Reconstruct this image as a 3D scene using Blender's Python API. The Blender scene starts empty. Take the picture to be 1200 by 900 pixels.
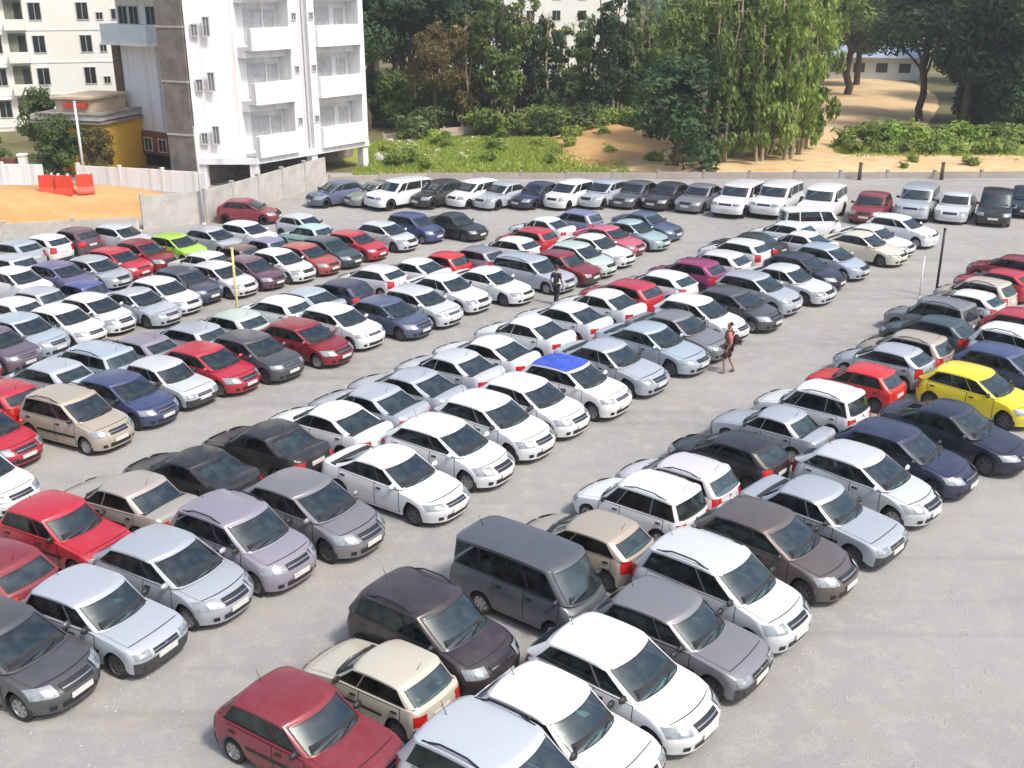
import bpy, bmesh, math, random
from math import sin, cos, pi, radians, sqrt
from mathutils import Vector, Matrix, noise
random.seed(7)
scene = bpy.context.scene
COL = scene.collection

# ------------------------------------------------------------------ camera
cam_d = bpy.data.cameras.new("camera"); cam = bpy.data.objects.new("camera", cam_d); COL.objects.link(cam)
cam_d.sensor_width = 36.0; cam_d.lens = 37.8; cam_d.clip_end = 3000; cam_d.clip_start = 0.1
cam.location = (0, 0, 13.4); cam.rotation_euler = (pi/2 - math.atan(470/1260.0), 0, 0)
scene.camera = cam
# ------------------------------------------------------------------ world and sun
SUN_EL, SUN_AZ = radians(54), radians(-42)        # azimuth measured from +X, counter-clockwise
world = bpy.data.worlds.new("World"); scene.world = world; world.use_nodes = True
wn = world.node_tree.nodes; wl = world.node_tree.links
for n in list(wn): wn.remove(n)
wo = wn.new('ShaderNodeOutputWorld'); bgn = wn.new('ShaderNodeBackground'); sky = wn.new('ShaderNodeTexSky')
sky.sky_type = 'NISHITA'; sky.sun_disc = False; sky.sun_elevation = SUN_EL
sky.sun_rotation = pi/2 - SUN_AZ
sky.air_density = 1.0; sky.dust_density = 4.0; sky.ozone_density = 0.6
wl.new(sky.outputs[0], bgn.inputs[0]); bgn.inputs[1].default_value = 0.15
wl.new(bgn.outputs[0], wo.inputs[0])
sun_d = bpy.data.lights.new("sun", 'SUN'); sun_d.energy = 2.3; sun_d.angle = radians(9); sun_d.color = (1.0, 0.95, 0.88)
sun = bpy.data.objects.new("sun", sun_d); COL.objects.link(sun)
sd = Vector((cos(SUN_EL)*cos(SUN_AZ), cos(SUN_EL)*sin(SUN_AZ), sin(SUN_EL)))
sun.rotation_euler = (-sd).to_track_quat('-Z', 'Y').to_euler(); sun.location = sd*60
vs = scene.view_settings; vs.view_transform = 'Standard'; vs.look = 'None'; vs.gamma = 1; vs.exposure = 0.52
scene.display_settings.display_device = 'sRGB'
scene.cycles.max_bounces = 6; scene.cycles.caustics_reflective = False; scene.cycles.caustics_refractive = False

# ------------------------------------------------------------------ helpers
def mat(name, base, rough=0.7, metallic=0.0, spec=0.5, coat=0.0, var=0.0, scale=4.0, bump=0.0, bscale=40.0, c2=None, coord='Object', emit=None):
    m = bpy.data.materials.new(name); m.use_nodes = True
    nt = m.node_tree; b = nt.nodes['Principled BSDF']
    b.inputs['Base Color'].default_value = (*base, 1); b.inputs['Roughness'].default_value = rough
    b.inputs['Metallic'].default_value = metallic; b.inputs['Specular IOR Level'].default_value = spec
    b.inputs['Coat Weight'].default_value = coat
    if var or bump or c2:
        tc = nt.nodes.new('ShaderNodeTexCoord')
    if var or c2:
        nz = nt.nodes.new('ShaderNodeTexNoise'); nz.inputs['Scale'].default_value = scale; nz.inputs['Detail'].default_value = 6; nz.inputs['Roughness'].default_value = .65
        nt.links.new(tc.outputs[coord], nz.inputs['Vector'])
        rp = nt.nodes.new('ShaderNodeValToRGB'); rp.color_ramp.elements[0].position = .32; rp.color_ramp.elements[1].position = .68
        ca = base if c2 else tuple(max(0, x*(1-var)) for x in base)
        cb = c2 if c2 else tuple(min(1, x*(1+var)) for x in base)
        rp.color_ramp.elements[0].color = (*ca, 1); rp.color_ramp.elements[1].color = (*cb, 1)
        nt.links.new(nz.outputs[0], rp.inputs[0]); nt.links.new(rp.outputs[0], b.inputs['Base Color'])
    if bump:
        n2 = nt.nodes.new('ShaderNodeTexNoise'); n2.inputs['Scale'].default_value = bscale; n2.inputs['Detail'].default_value = 5
        nt.links.new(tc.outputs[coord], n2.inputs['Vector'])
        bp = nt.nodes.new('ShaderNodeBump'); bp.inputs['Strength'].default_value = bump; bp.inputs['Distance'].default_value = .05
        nt.links.new(n2.outputs[0], bp.inputs['Height']); nt.links.new(bp.outputs[0], b.inputs['Normal'])
    return m

def link(name, me, parent=None, m=None, smooth=False):
    if m is not None:
        me.materials.clear(); me.materials.append(m)
    if smooth:
        me.polygons.foreach_set('use_smooth', [True]*len(me.polygons))
    o = bpy.data.objects.new(name, me); COL.objects.link(o)
    if parent is not None: o.parent = parent
    return o
class MB:
    """collects vertices and faces, links them as one mesh object"""
    def __init__(s): s.v = []; s.f = []
    def add(s, vs, fs):
        k = len(s.v); s.v += [tuple(v) for v in vs]; s.f += [tuple(i+k for i in f) for f in fs]
    def box(s, c, d, rz=0.0, top=None):
        cx, cy, cz = c; hx, hy, hz = d[0]/2, d[1]/2, d[2]/2; ca, sa = cos(rz), sin(rz); vs = []
        for z in (-1, 1):
            k = top if (top and z > 0) else 1
            for x, y in ((-1,-1),(1,-1),(1,1),(-1,1)):
                X, Y = x*hx*k, y*hy*k; vs.append((cx+X*ca-Y*sa, cy+X*sa+Y*ca, cz+z*hz))
        s.add(vs, [(3,2,1,0),(4,5,6,7),(0,1,5,4),(1,2,6,5),(2,3,7,6),(3,0,4,7)])
    def tube(s, pts, rad, n=8, cap=True):
        k0 = len(s.v); rings = []
        for i, p in enumerate(pts):
            p = Vector(p); d = (Vector(pts[min(i+1, len(pts)-1)])-Vector(pts[max(i-1, 0)])).normalized()
            u = d.orthogonal().normalized() if abs(d.z) < .95 else Vector((1,0,0)); u = (u-d*u.dot(d)).normalized(); w = d.cross(u)
            r = rad[i] if isinstance(rad, (list, tuple)) else rad
            rings.append([p+(u*cos(2*pi*j/n)+w*sin(2*pi*j/n))*r for j in range(n)])
        vs = [q for r in rings for q in r]; fs = []
        for i in range(len(pts)-1):
            for j in range(n):
                a = i*n+j; b = i*n+(j+1) % n; fs.append((a, b, b+n, a+n))
        if cap: fs.append(tuple(range(n-1, -1, -1))); fs.append(tuple(range((len(pts)-1)*n, len(pts)*n)))
        s.add(vs, fs)
    def grid(s, rows):
        n = len(rows[0]); vs = [p for r in rows for p in r]
        s.add(vs, [(i*n+j, i*n+j+1, (i+1)*n+j+1, (i+1)*n+j) for i in range(len(rows)-1) for j in range(n-1)])
    def mesh(s, name):
        me = bpy.data.meshes.new(name); me.from_pydata(s.v, [], s.f); me.update(); return me
    def build(s, name, m, parent=None, smooth=False):
        return link(name, s.mesh(name), parent, m, smooth)
def tag(o, label=None, cat=None, group=None, kind=None):
    if label: o['label'] = label
    if cat: o['category'] = cat
    if group: o['group'] = group
    if kind: o['kind'] = kind
    return o
def empty(name, loc=(0,0,0), rz=0.0):
    o = bpy.data.objects.new(name, None); COL.objects.link(o); o.location = loc; o.rotation_euler = (0,0,rz); o.empty_display_size = .3
    return o
def lerp(a, b, t): return a+(b-a)*t
def interp(pts, x):
    if x <= pts[0][0]: return pts[0][1]
    for (x0, y0), (x1, y1) in zip(pts, pts[1:]):
        if x <= x1:
            return y0+(y1-y0)*(x-x0)/(x1-x0)
    return pts[-1][1]

# ------------------------------------------------------------------ materials
def paint_mat():
    m = bpy.data.materials.new("car_paint"); m.use_nodes = True; nt = m.node_tree; b = nt.nodes['Principled BSDF']; L = nt.links.new
    oi = nt.nodes.new('ShaderNodeObjectInfo'); tc = nt.nodes.new('ShaderNodeTexCoord')
    nz = nt.nodes.new('ShaderNodeTexNoise'); nz.inputs['Scale'].default_value = 2.2; nz.inputs['Detail'].default_value = 7; nz.inputs['Roughness'].default_value = .7
    ad = nt.nodes.new('ShaderNodeVectorMath'); ad.operation = 'ADD'; L(tc.outputs['Object'], ad.inputs[0]); L(oi.outputs['Location'], ad.inputs[1]); L(ad.outputs[0], nz.inputs['Vector'])
    rp = nt.nodes.new('ShaderNodeValToRGB'); rp.color_ramp.elements[0].position = .42; rp.color_ramp.elements[1].position = .75
    rp.color_ramp.elements[0].color = (.02,.02,.02,1); rp.color_ramp.elements[1].color = (.13,.13,.13,1); L(nz.outputs[0], rp.inputs[0])
    mx = nt.nodes.new('ShaderNodeMix'); mx.data_type = 'RGBA'; L(rp.outputs[0], mx.inputs[0]); L(oi.outputs['Color'], mx.inputs[6]); mx.inputs[7].default_value = (.33,.29,.24,1)
    L(mx.outputs[2], b.inputs['Base Color']); L(oi.outputs['Alpha'], b.inputs['Metallic'])
    ra = nt.nodes.new('ShaderNodeMapRange'); L(nz.outputs[0], ra.inputs[0]); ra.inputs[3].default_value = .22; ra.inputs[4].default_value = .55; L(ra.outputs[0], b.inputs['Roughness'])
    b.inputs['Coat Weight'].default_value = .5; b.inputs['Coat Roughness'].default_value = .12
    return m
M = {}
M['paint'] = paint_mat()
def glass_mat(name, tint, refl):
    m = bpy.data.materials.new(name); m.use_nodes = True; nt = m.node_tree; L = nt.links.new
    for n in list(nt.nodes):
        if n.type == 'BSDF_PRINCIPLED': nt.nodes.remove(n)
    tr = nt.nodes.new('ShaderNodeBsdfTransparent'); tr.inputs[0].default_value = (*tint, 1)
    gl = nt.nodes.new('ShaderNodeBsdfGlossy'); gl.inputs['Roughness'].default_value = .03; gl.inputs[0].default_value = (.80,.96,1,1)
    tc = nt.nodes.new('ShaderNodeTexCoord'); nz = nt.nodes.new('ShaderNodeTexNoise'); nz.inputs['Scale'].default_value = 3; nz.inputs['Detail'].default_value = 6; L(tc.outputs['Object'], nz.inputs['Vector'])
    df = nt.nodes.new('ShaderNodeBsdfDiffuse'); df.inputs[0].default_value = (.30,.32,.30,1); mr = nt.nodes.new('ShaderNodeMapRange'); L(nz.outputs[0], mr.inputs[0]); mr.inputs[1].default_value = .4; mr.inputs[2].default_value = .8; mr.inputs[3].default_value = .01; mr.inputs[4].default_value = .16
    md = nt.nodes.new('ShaderNodeMixShader'); L(mr.outputs[0], md.inputs[0]); L(tr.outputs[0], md.inputs[1]); L(df.outputs[0], md.inputs[2])
    fr = nt.nodes.new('ShaderNodeFresnel'); fr.inputs[0].default_value = refl
    mx = nt.nodes.new('ShaderNodeMixShader'); L(fr.outputs[0], mx.inputs[0]); L(md.outputs[0], mx.inputs[1]); L(gl.outputs[0], mx.inputs[2])
    L(mx.outputs[0], nt.nodes['Material Output'].inputs[0]); return m
M['glass'] = glass_mat("car_glass", (.36,.56,.57), 2.1)
M['glass_side'] = glass_mat("car_side_glass", (.22,.27,.28), 1.5)
M['cabin'] = mat("cabin_dark", (.03,.032,.035), rough=.8, var=.3, scale=5)
M['seat'] = mat("seat_cloth", (.12,.115,.11), rough=.95, var=.25, scale=9)
M['bumper'] = mat("grey_bumper_plastic", (.05,.05,.053), rough=.6, var=.25, scale=5)
M['rim_dark'] = mat("wheel_steel_dark", (.09,.09,.095), rough=.5, metallic=.4, var=.3, scale=7)
M['black'] = mat("black_trim", (.015,.015,.017), rough=.5, var=.3, scale=6)
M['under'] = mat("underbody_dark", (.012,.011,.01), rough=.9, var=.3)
M['rubber'] = mat("tyre_rubber", (.022,.021,.02), rough=.85, var=.4, scale=8, bump=.2)
M['rim'] = mat("wheel_alloy", (.42,.42,.43), rough=.35, metallic=.7, var=.2, scale=7)
M['lamp'] = mat("headlight_lens", (.22,.25,.27), rough=.06, spec=.8, coat=1, var=.3, scale=12)
M['tail'] = mat("tail_light_lens", (.42,.012,.01), rough=.18, coat=.6, var=.3, scale=12)
M['plate'] = mat("number_plate_white", (.60,.60,.56), rough=.5, var=.12, scale=30)
M['chrome'] = mat("chrome", (.6,.6,.62), rough=.2, metallic=1, var=.1)

# ------------------------------------------------------------------ car geometry
# u runs 0 at the nose to 1 at the tail
CT = {
 'hatch': dict(L=3.8,W=1.68,H=1.50,R=.30,deck=[(0,.66),(.02,.73),(.06,.80),(.13,.87),(.22,.935),(.28,.96),(.5,.97),(.8,1.02),(.96,1.03),(1,.98)],gh=(.255,.44,.86,.985),fa=.19,ra=.835,wr=.85,rf=.44,rr=.32,bump=.17,lamp=(.60,.77),tail=(.66,.98),bp=.53,sill=.2,trim='each',m1=-.74,rw=.80,rails=False,rearz=(.16,.86)),
 'hatchb': dict(L=3.85,W=1.69,H=1.49,R=.30,deck=[(0,.64),(.02,.71),(.06,.78),(.13,.86),(.22,.93),(.27,.95),(.5,.97),(.8,1.03),(.96,1.05),(1,1.0)],gh=(.235,.44,.84,.98),fa=.195,ra=.835,wr=.83,rf=.46,rr=.34,bump=.18,lamp=(.58,.77),tail=(.66,1.0),bp=.52,sill=.2,trim='band',m1=-.76,rw=.78,rails=False,rearz=(.16,.86)),
 'small': dict(L=3.5,W=1.54,H=1.43,R=.27,deck=[(0,.64),(.015,.72),(.05,.765),(.14,.82),(.25,.88),(.3,.9),(.5,.9),(.85,.92),(.97,.93),(1,.88)],gh=(.275,.43,.87,.975),fa=.185,ra=.83,wr=.88,rf=.24,rr=.22,bump=.07,lamp=(.54,.68),tail=(.58,.82),bp=.54,sill=.2,trim='each',m1=-.80,rw=.86,rails=False,rearz=(.12,.90)),
 'tall': dict(L=3.7,W=1.66,H=1.6,R=.29,deck=[(0,.70),(.02,.78),(.06,.85),(.13,.92),(.2,.98),(.26,1.0),(.5,1.0),(.8,1.02),(.97,1.03),(1,.98)],gh=(.22,.40,.90,.99),fa=.185,ra=.835,wr=.87,rf=.36,rr=.24,bump=.13,lamp=(.64,.82),tail=(.7,1.02),bp=.52,sill=.2,trim='each',m1=-.78,rw=.84,rails=True,rearz=(.12,.90)),
 'sedan': dict(L=4.35,W=1.7,H=1.46,R=.30,deck=[(0,.62),(.02,.68),(.06,.75),(.14,.83),(.24,.90),(.3,.93),(.5,.95),(.75,.99),(.86,1.02),(.96,1.02),(1,.96)],gh=(.265,.43,.70,.875),fa=.195,ra=.80,wr=.83,rf=.44,rr=.34,bump=.16,lamp=(.57,.71),tail=(.72,.90),bp=.50,sill=.19,trim='band',m1=-.80,rw=.84,rails=False,rearz=(.10,.90)),
 'notch': dict(L=4.0,W=1.62,H=1.42,R=.28,deck=[(0,.64),(.015,.71),(.05,.75),(.14,.81),(.26,.87),(.31,.89),(.5,.9),(.78,.93),(.85,.95),(.975,.95),(1,.90)],gh=(.28,.42,.74,.86),fa=.19,ra=.80,wr=.87,rf=.24,rr=.22,bump=.06,lamp=(.54,.68),tail=(.66,.84),bp=.51,sill=.2,trim='each',m1=-.78,rw=.86,rails=False,rearz=(.10,.92)),
 'wagon': dict(L=4.3,W=1.72,H=1.55,R=.30,deck=[(0,.66),(.02,.74),(.06,.80),(.14,.87),(.23,.93),(.28,.95),(.5,.97),(.8,1.0),(.97,1.0),(1,.95)],gh=(.25,.40,.93,.985),fa=.19,ra=.82,wr=.87,rf=.34,rr=.22,bump=.1,lamp=(.6,.76),tail=(.7,1.02),bp=.48,sill=.2,trim='each',m1=-.90,rw=.86,rails=True,rearz=(.12,.90)),
 'suv': dict(L=4.4,W=1.8,H=1.78,R=.36,deck=[(0,.86),(.012,.97),(.04,1.02),(.12,1.06),(.24,1.1),(.28,1.11),(.5,1.12),(.8,1.14),(.98,1.14),(1,1.10)],gh=(.26,.365,.94,.985),fa=.19,ra=.80,wr=.90,rf=.26,rr=.18,bump=.08,lamp=(.78,.93),tail=(.8,1.10),bp=.48,sill=.3,trim='each',m1=-.92,rw=.84,rails=True,rearz=(.12,.88)),
 'van': dict(L=3.45,W=1.5,H=1.8,R=.26,deck=[(0,.84),(.015,.93),(.05,1.0),(.1,1.03),(.5,1.05),(.9,1.05),(.985,1.05),(1,1.0)],gh=(.03,.16,.965,.99),fa=.15,ra=.72,wr=.91,rf=.22,rr=.16,bump=.07,lamp=(.6,.74),tail=(.6,.86),bp=.38,sill=.24,trim='each',m1=-.94,rw=.84,rails=False,rearz=(.10,.88)),
}
CT['sedanb'] = dict(CT['sedan'], trim='each', L=4.25, gh=(.27,.42,.71,.865), rf=.34, bump=.11, lamp=(.56,.72), m1=-.78)
CT['hatchc'] = dict(CT['hatch'], L=3.75, gh=(.245,.43,.88,.985), deck=[(0,.70),(.02,.77),(.06,.83),(.13,.89),(.22,.95),(.28,.97),(.5,.99),(.8,1.02),(.96,1.03),(1,.98)], rf=.34, bump=.12, lamp=(.66,.79), tail=(.62,1.0), m1=-.80, trim='band')
CT['mpv'] = dict(CT['wagon'], L=3.85, H=1.66)
for T_ in CT.values():
    T_['deck'] = [(u, z*.955) for u, z in T_['deck']]; T_['H'] *= .945
    for k_ in ('lamp','tail'): T_[k_] = tuple(z*.955 for z in T_[k_])
class Car:
    def __init__(s, T):
        s.__dict__.update(T); s.hl = s.L/2
        s.xw = (s.hl-s.fa*s.L, s.hl-s.ra*s.L); s.Ra = s.R+.055
        e = [1-.25*k for k in (0,.25,.5,.75,1)]
        xs = set()
        for k in (0,.12,.26,.45,.7,1): xs.add(round(s.hl-s.rf*k, 4)); xs.add(round(-s.hl+s.rr*k, 4))
        for xw in s.xw:
            for k in (-1.03,-1,-.94,-.8,-.55,-.28,0,.28,.55,.8,.94,1,1.03): xs.add(round(xw+s.Ra*k, 4))
        for i in range(13): xs.add(round(lerp(-s.hl+.5, s.hl-.6, i/12), 4))
        xs = sorted(x for x in xs if -s.hl <= x <= s.hl); out = [xs[0]]
        for x in xs[1:]:
            if x-out[-1] > .012: out.append(x)
        out[-1] = s.hl
        s.A = [x/s.hl for x in out]
        s.B = [-1,-.92,-.8,-.66,-.45,-.22,0,.22,.45,.66,.8,.92,1]
    def zd(s, x): return interp(s.deck, (s.hl-x)/s.L)
    def hy(s, z): return s.W/2*(1-.13*max(0, (z-.62)/.45)**2-.05*max(0, (.45-z)/.28))
    def xf(s, z):
        n = s.deck[1][1]
        return s.hl-.13*max(0, (z-.50)/max(.1, n-.50))**2-.06*max(0, (.45-z)/.28)
    def xr(s, z): return -s.hl+.09*max(0, (z-.55)/.45)**2+.05*max(0, (.45-z)/.28)
    def rrect(s, a, b, xf, xr, hy, rf, rr, bulge):
        px = lerp(xr, xf, (a+1)/2); py = hy*b; r = rf if a > 0 else rr; r = min(r, hy*.9)
        qx = min(max(px, xr+r), xf-r); qy = min(max(py, -(hy-r)), hy-r); dx, dy = px-qx, py-qy
        if dx and dy:
            l = sqrt(dx*dx+dy*dy); mm = max(abs(dx), abs(dy)); px, py = qx+dx/l*mm, qy+dy/l*mm
        w = max(0, (abs(a)-.5)/.5)
        k = bulge if a > 0 else bulge*.5
        px -= (1 if a > 0 else -1)*k*w*(py/hy)**2
        return px, py
    def body(s, a, b, z):            # point of the lower shell at height z
        x, y = s.rrect(a, b, s.xf(z), s.xr(z), s.hy(z), s.rf, s.rr, s.bump)
        return x, y, z
    def zbot(s, x, side):
        z = s.sill
        if side:
            for xw in s.xw:
                d = abs(x-xw)
                if d <= s.Ra*1.001: z = max(z, s.R+sqrt(max(0, s.Ra**2-d*d)))
        return z
    def cap(s, a, b):                # bonnet, boot and shelf under the cabin
        x0 = s.hl*a; zt = s.zd(x0)
        xe, ye, _ = s.body(a, 1, zt)
        if abs(a) > .999: xx, yy, _ = s.body(a, b, zt); return xx, yy, zt
        xc, _, _ = s.body(a, 0, zt)
        y = ye*b; x = lerp(xc, xe, b*b)
        return x, y, zt+.035*(1-b*b)*min(1, (1-abs(a))*6)
    def shell(s):
        mb = MB(); A, B = s.A, s.B; nA, nB = len(A), len(B)
        mb.grid([[s.cap(a, b) for b in B] for a in A])
        ring = [(i, 0) for i in range(nA)]+[(nA-1, j) for j in range(1, nB)]+[(i, nB-1) for i in range(nA-2, -1, -1)]+[(0, j) for j in range(nB-2, 0, -1)]
        prev = [i*nB+j for i, j in ring]
        for f in (.04,.14,.3,.5,.68,.84,.94,1):
            k = len(mb.v); cur = []
            for i, j in ring:
                a, b = A[i], B[j]; zt = s.zd(s.hl*a); zb = s.zbot(s.hl*a, abs(b) > .99); z = lerp(zt, zb, f)
                mb.v.append(s.body(a, b, z)); cur.append(len(mb.v)-1)
            n = len(ring)
            for q in range(n): mb.f.append((prev[q], prev[(q+1) % n], cur[(q+1) % n], cur[q]))
            prev = cur
        return mb
    def gp(s, a, b, t):              # point of the cabin; t 0 at the belt, 1 at the roof edge
        fb, ft, rt, rb = [s.hl-q*s.L for q in s.gh]; tt = t+.10*t*(1-t)
        xf = lerp(fb, ft, tt); xr = lerp(rb, rt, tt); hy = s.W/2*lerp(.925, s.wr, t*(.75+.25*t))
        x, y = s.rrect(a, b, xf, xr, hy, .2, .2, .13)
        zb = s.zd(x)-.012; u = (a+1)/2; zr = s.H-.055-.05*(2*u-1)**2
        return Vector((x, y, lerp(zb, zr, t)))
    GA = [-1,-.985,-.96,-.92,-.86,-.75,-.6,-.4,-.2,0,.2,.4,.6,.75,.86,.92,.96,.985,1]
    def roof(s, a, b, off=0.0):
        if abs(a) > .999: return s.gp(a, b, 1)
        e = s.gp(a, 1, 1); k = min(1, (1-abs(a))*9); k = k*(2-k)
        x = e.x+(lerp(s.gp(-1,0,1).x, s.gp(1,0,1).x, (a+1)/2)-e.x)*(1-b*b)
        return Vector((x, e.y*b, e.z+off+.055*k*(1-b**4)*(1-.25*b*b)))
    def openings(s, van, quarter):
        """window openings in cabin coordinates: ('f'|'r'|'s', low, high, t0, t1)"""
        fb, ft, rt, rb = [s.hl-q*s.L for q in s.gh]; t = .45; pf, pr = lerp(fb, ft, t), lerp(rb, rt, t)
        ao = lambda x: 2*(x-pr)/(pf-pr)-1
        ab = ao(s.hl-s.bp*s.L); aq = ao(s.hl-.735*s.L); w = .032/((pf-pr)/2)
        W_ = [('f',-.90,.90,.07,.93),('r',-s.rw,s.rw,s.rearz[0],s.rearz[1])]
        if quarter: W_ += [('s',ab+w,.86,.08,.88),('s',aq+w,ab-w,.08,.88),('s',s.m1,aq-w,.08,.88)]
        else: W_ += [('s',ab+w,.86,.08,.88),('s',s.m1,ab-w,.08,.88)]
        return W_
    def cabin(s, W_):
        mb = MB(); A = set(s.GA); B = {-1,-.96,-.8,-.5,-.25,0,.25,.5,.8,.96,1}; T = {0,.03,.25,.45,.65,.8,.97,1}
        for k, lo, hi, t0, t1 in W_:
            T |= {t0, t1}
            if k == 's': A |= {lo, hi}
            else: B |= {lo, hi}
        clean = lambda S_, keep: sorted(v for v in S_ if v in keep or all(abs(v-k) > .02 for k in keep))
        ka = {-1, 1, -.985, .985}|{v for k, lo, hi, a, b in W_ if k == 's' for v in (lo, hi)}; kb = {-1, 1}|{v for k, lo, hi, a, b in W_ if k != 's' for v in (lo, hi)}
        A = clean(A, ka); B = clean(B, kb); T = sorted(T, reverse=True); nA, nB = len(A), len(B)
        ring = [(i, 0) for i in range(nA)]+[(nA-1, j) for j in range(1, nB)]+[(i, nB-1) for i in range(nA-2, -1, -1)]+[(0, j) for j in range(nB-2, 0, -1)]
        rows = [[s.roof(a, b) for b in B] for a in A]
        mb.grid(rows); prev = [i*nB+j for i, j in ring]; n = len(ring)
        def hole(p, q, ta, tb):
            (i0, j0), (i1, j1) = p, q; tm = (ta+tb)/2
            for k, lo, hi, t0, t1 in W_:
                if not t0 < tm < t1: continue
                if k == 'f' and i0 == i1 == nA-1 and lo < (B[j0]+B[j1])/2 < hi: return True
                if k == 'r' and i0 == i1 == 0 and lo < (B[j0]+B[j1])/2 < hi: return True
                if k == 's' and j0 == j1 and j0 in (0, nB-1) and lo < (A[i0]+A[i1])/2 < hi: return True
            return False
        for t0, t in zip(T, T[1:]):
            cur = []
            for i, j in ring:
                mb.v.append(tuple(s.gp(A[i], B[j], t))); cur.append(len(mb.v)-1)
            for q in range(n):
                if not hole(ring[q], ring[(q+1) % n], t0, t): mb.f.append((prev[q], prev[(q+1) % n], cur[(q+1) % n], cur[q]))
            prev = cur
        return mb
    def wpatch(s, k, sg, lo, hi, t0, t1, off, n=10, m=5):
        P = {'f': lambda q, t: s.gp(1, q, t), 'r': lambda q, t: s.gp(-1, q, t), 's': lambda q, t: s.gp(q, sg, t)}[k]
        return s.patch([[P(lerp(lo, hi, j/n), lerp(t0, t1, i/m)) for j in range(n+1)] for i in range(m+1)], off)
    def seal(s, k, sg, lo, hi, t0, t1, off=.004):
        w = .035 if k != 's' else .02; h = .035; mb = MB()
        for a in ((lo-w, hi+w, t0-h, t0, 10, 1), (lo-w, hi+w, t1, t1+h*.8, 10, 1), (lo-w, lo, t0, t1, 1, 5), (hi, hi+w, t0, t1, 1, 5)):
            q = s.wpatch(k, sg, *a[:4], off, a[4], a[5]); mb.add(q.v, q.f)
        return mb
    def patch(s, rows, off):         # grid pushed outward from the shell by off
        ctr = Vector((0, 0, .7)); n = len(rows); m = len(rows[0]); out = []
        for i in range(n):
            r = []
            for j in range(m):
                du = rows[min(i+1, n-1)][j]-rows[max(i-1, 0)][j]; dv = rows[i][min(j+1, m-1)]-rows[i][max(j-1, 0)]
                nn = du.cross(dv)
                if nn.length < 1e-9: nn = rows[i][j]-ctr
                nn.normalize()
                if nn.dot(rows[i][j]-ctr) < 0: nn = -nn
                r.append(rows[i][j]+nn*off)
            out.append(r)
        mb = MB(); mb.grid(out)
        mb.v = [tuple(v) for v in mb.v]
        # face orientation outward
        f0 = mb.f[len(mb.f)//2]; p = [Vector(mb.v[k]) for k in f0]
        if (p[1]-p[0]).cross(p[2]-p[0]).dot(p[0]-ctr) < 0: mb.f = [tuple(reversed(f)) for f in mb.f]
        return mb
    def gpatch_end(s, a, b0, b1, t0, t1, off, nb=12, nt=6):
        return s.patch([[s.gp(a, lerp(b0, b1, j/nb), lerp(t0, t1, i/nt)) for j in range(nb+1)] for i in range(nt+1)], off)
    def gpatch_side(s, sg, x0, x1, t0, t1, off, m0=.91, m1=-.93, nx=8, nt=5):
        """side glass between world x0 (front) and x1 (rear); None follows the pillar"""
        rows = []
        for i in range(nt+1):
            t = lerp(t0, t1, i/nt); pf = s.gp(1, 0, t).x; pr = s.gp(-1, 0, t).x
            def aof(x): return 2*(x-pr)/(pf-pr)-1
            a0 = m0 if x0 is None else min(m0, aof(x0)); a1 = m1 if x1 is None else max(m1, aof(x1))
            if a0 < a1: a0 = a1
            rows.append([s.gp(lerp(a0, a1, j/nx), sg, t) for j in range(nx+1)])
        return s.patch(rows, off)
    def bpatch(s, path, z0, z1, off, nz=3):
        return s.patch([[Vector(s.body(a, b, lerp(z0, z1, i/nz))) for a, b in path] for i in range(nz+1)], off)
    def bside(s, sg, x0, x1, z0, z1f, off, clip=.03):
        rows = []; nx = 10; nz = 5
        for i in range(nz+1):
            r = []
            for j in range(nx+1):
                x = lerp(x0, x1, j/nx); zt = s.zd(x)-.03+z1f; zb = max(z0, s.zbot(x, True)+clip); z = lerp(zb, zt, i/nz)
                r.append(Vector((x, sg*s.hy(z), z)))
            rows.append(r)
        return s.patch(rows, off)
    def hood(s, off, g=0.0):
        A = [lerp((1-2*s.gh[0])+.02-g, (1-2*.045)+g, i/8) for i in range(9)]; Bs = [lerp(-.86-g*.5, .86+g*.5, j/10) for j in range(11)]
        return s.patch([[Vector(s.cap(a, b)) for b in Bs] for a in A], off)

def wheel_meshes(R, w):
    prof = [(R*.62,-w/2),(R*.66,-w/2-.004),(R*.86,-w/2),(R*.96,-w/2+.02),(R,-w/2+.05),(R,w/2-.05),(R*.96,w/2-.02),(R*.86,w/2),(R*.66,w/2+.004),(R*.62,w/2-.01),(R*.60,w/2-.03)]
    n = 20; t = MB(); t.grid([[(r*cos(2*pi*k/n), y, r*sin(2*pi*k/n)) for k in range(n+1)] for r, y in prof])
    rm = MB(); pr = [(R*.64,w/2-.004),(R*.58,w/2-.004),(R*.55,w/2-.05),(R*.2,w/2-.055),(R*.001,w/2-.055)]
    rm.grid([[(r*cos(2*pi*k/n), y, r*sin(2*pi*k/n)) for k in range(n+1)] for r, y in pr])
    for k in range(7):
        a = 2*pi*k/7; c, d = cos(a), sin(a); px, pz = -d*.028, c*.028; r0, r1 = R*.12, R*.6
        yy = w/2-.012
        vs = [(c*r0+px,yy,d*r0+pz),(c*r1+px*1.4,yy,d*r1+pz*1.4),(c*r1-px*1.4,yy,d*r1-pz*1.4),(c*r0-px,yy,d*r0-pz)]
        vs += [(x,y-.045,z) for x,y,z in vs]; rm.add(vs, [(0,1,2,3),(0,4,5,1),(3,2,6,7)])
    rm.add([(R*.17*cos(2*pi*k/10), w/2-.006, R*.17*sin(2*pi*k/10)) for k in range(10)], [tuple(range(10))])
    return t.mesh("tyre"), rm.mesh("rim")

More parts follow.
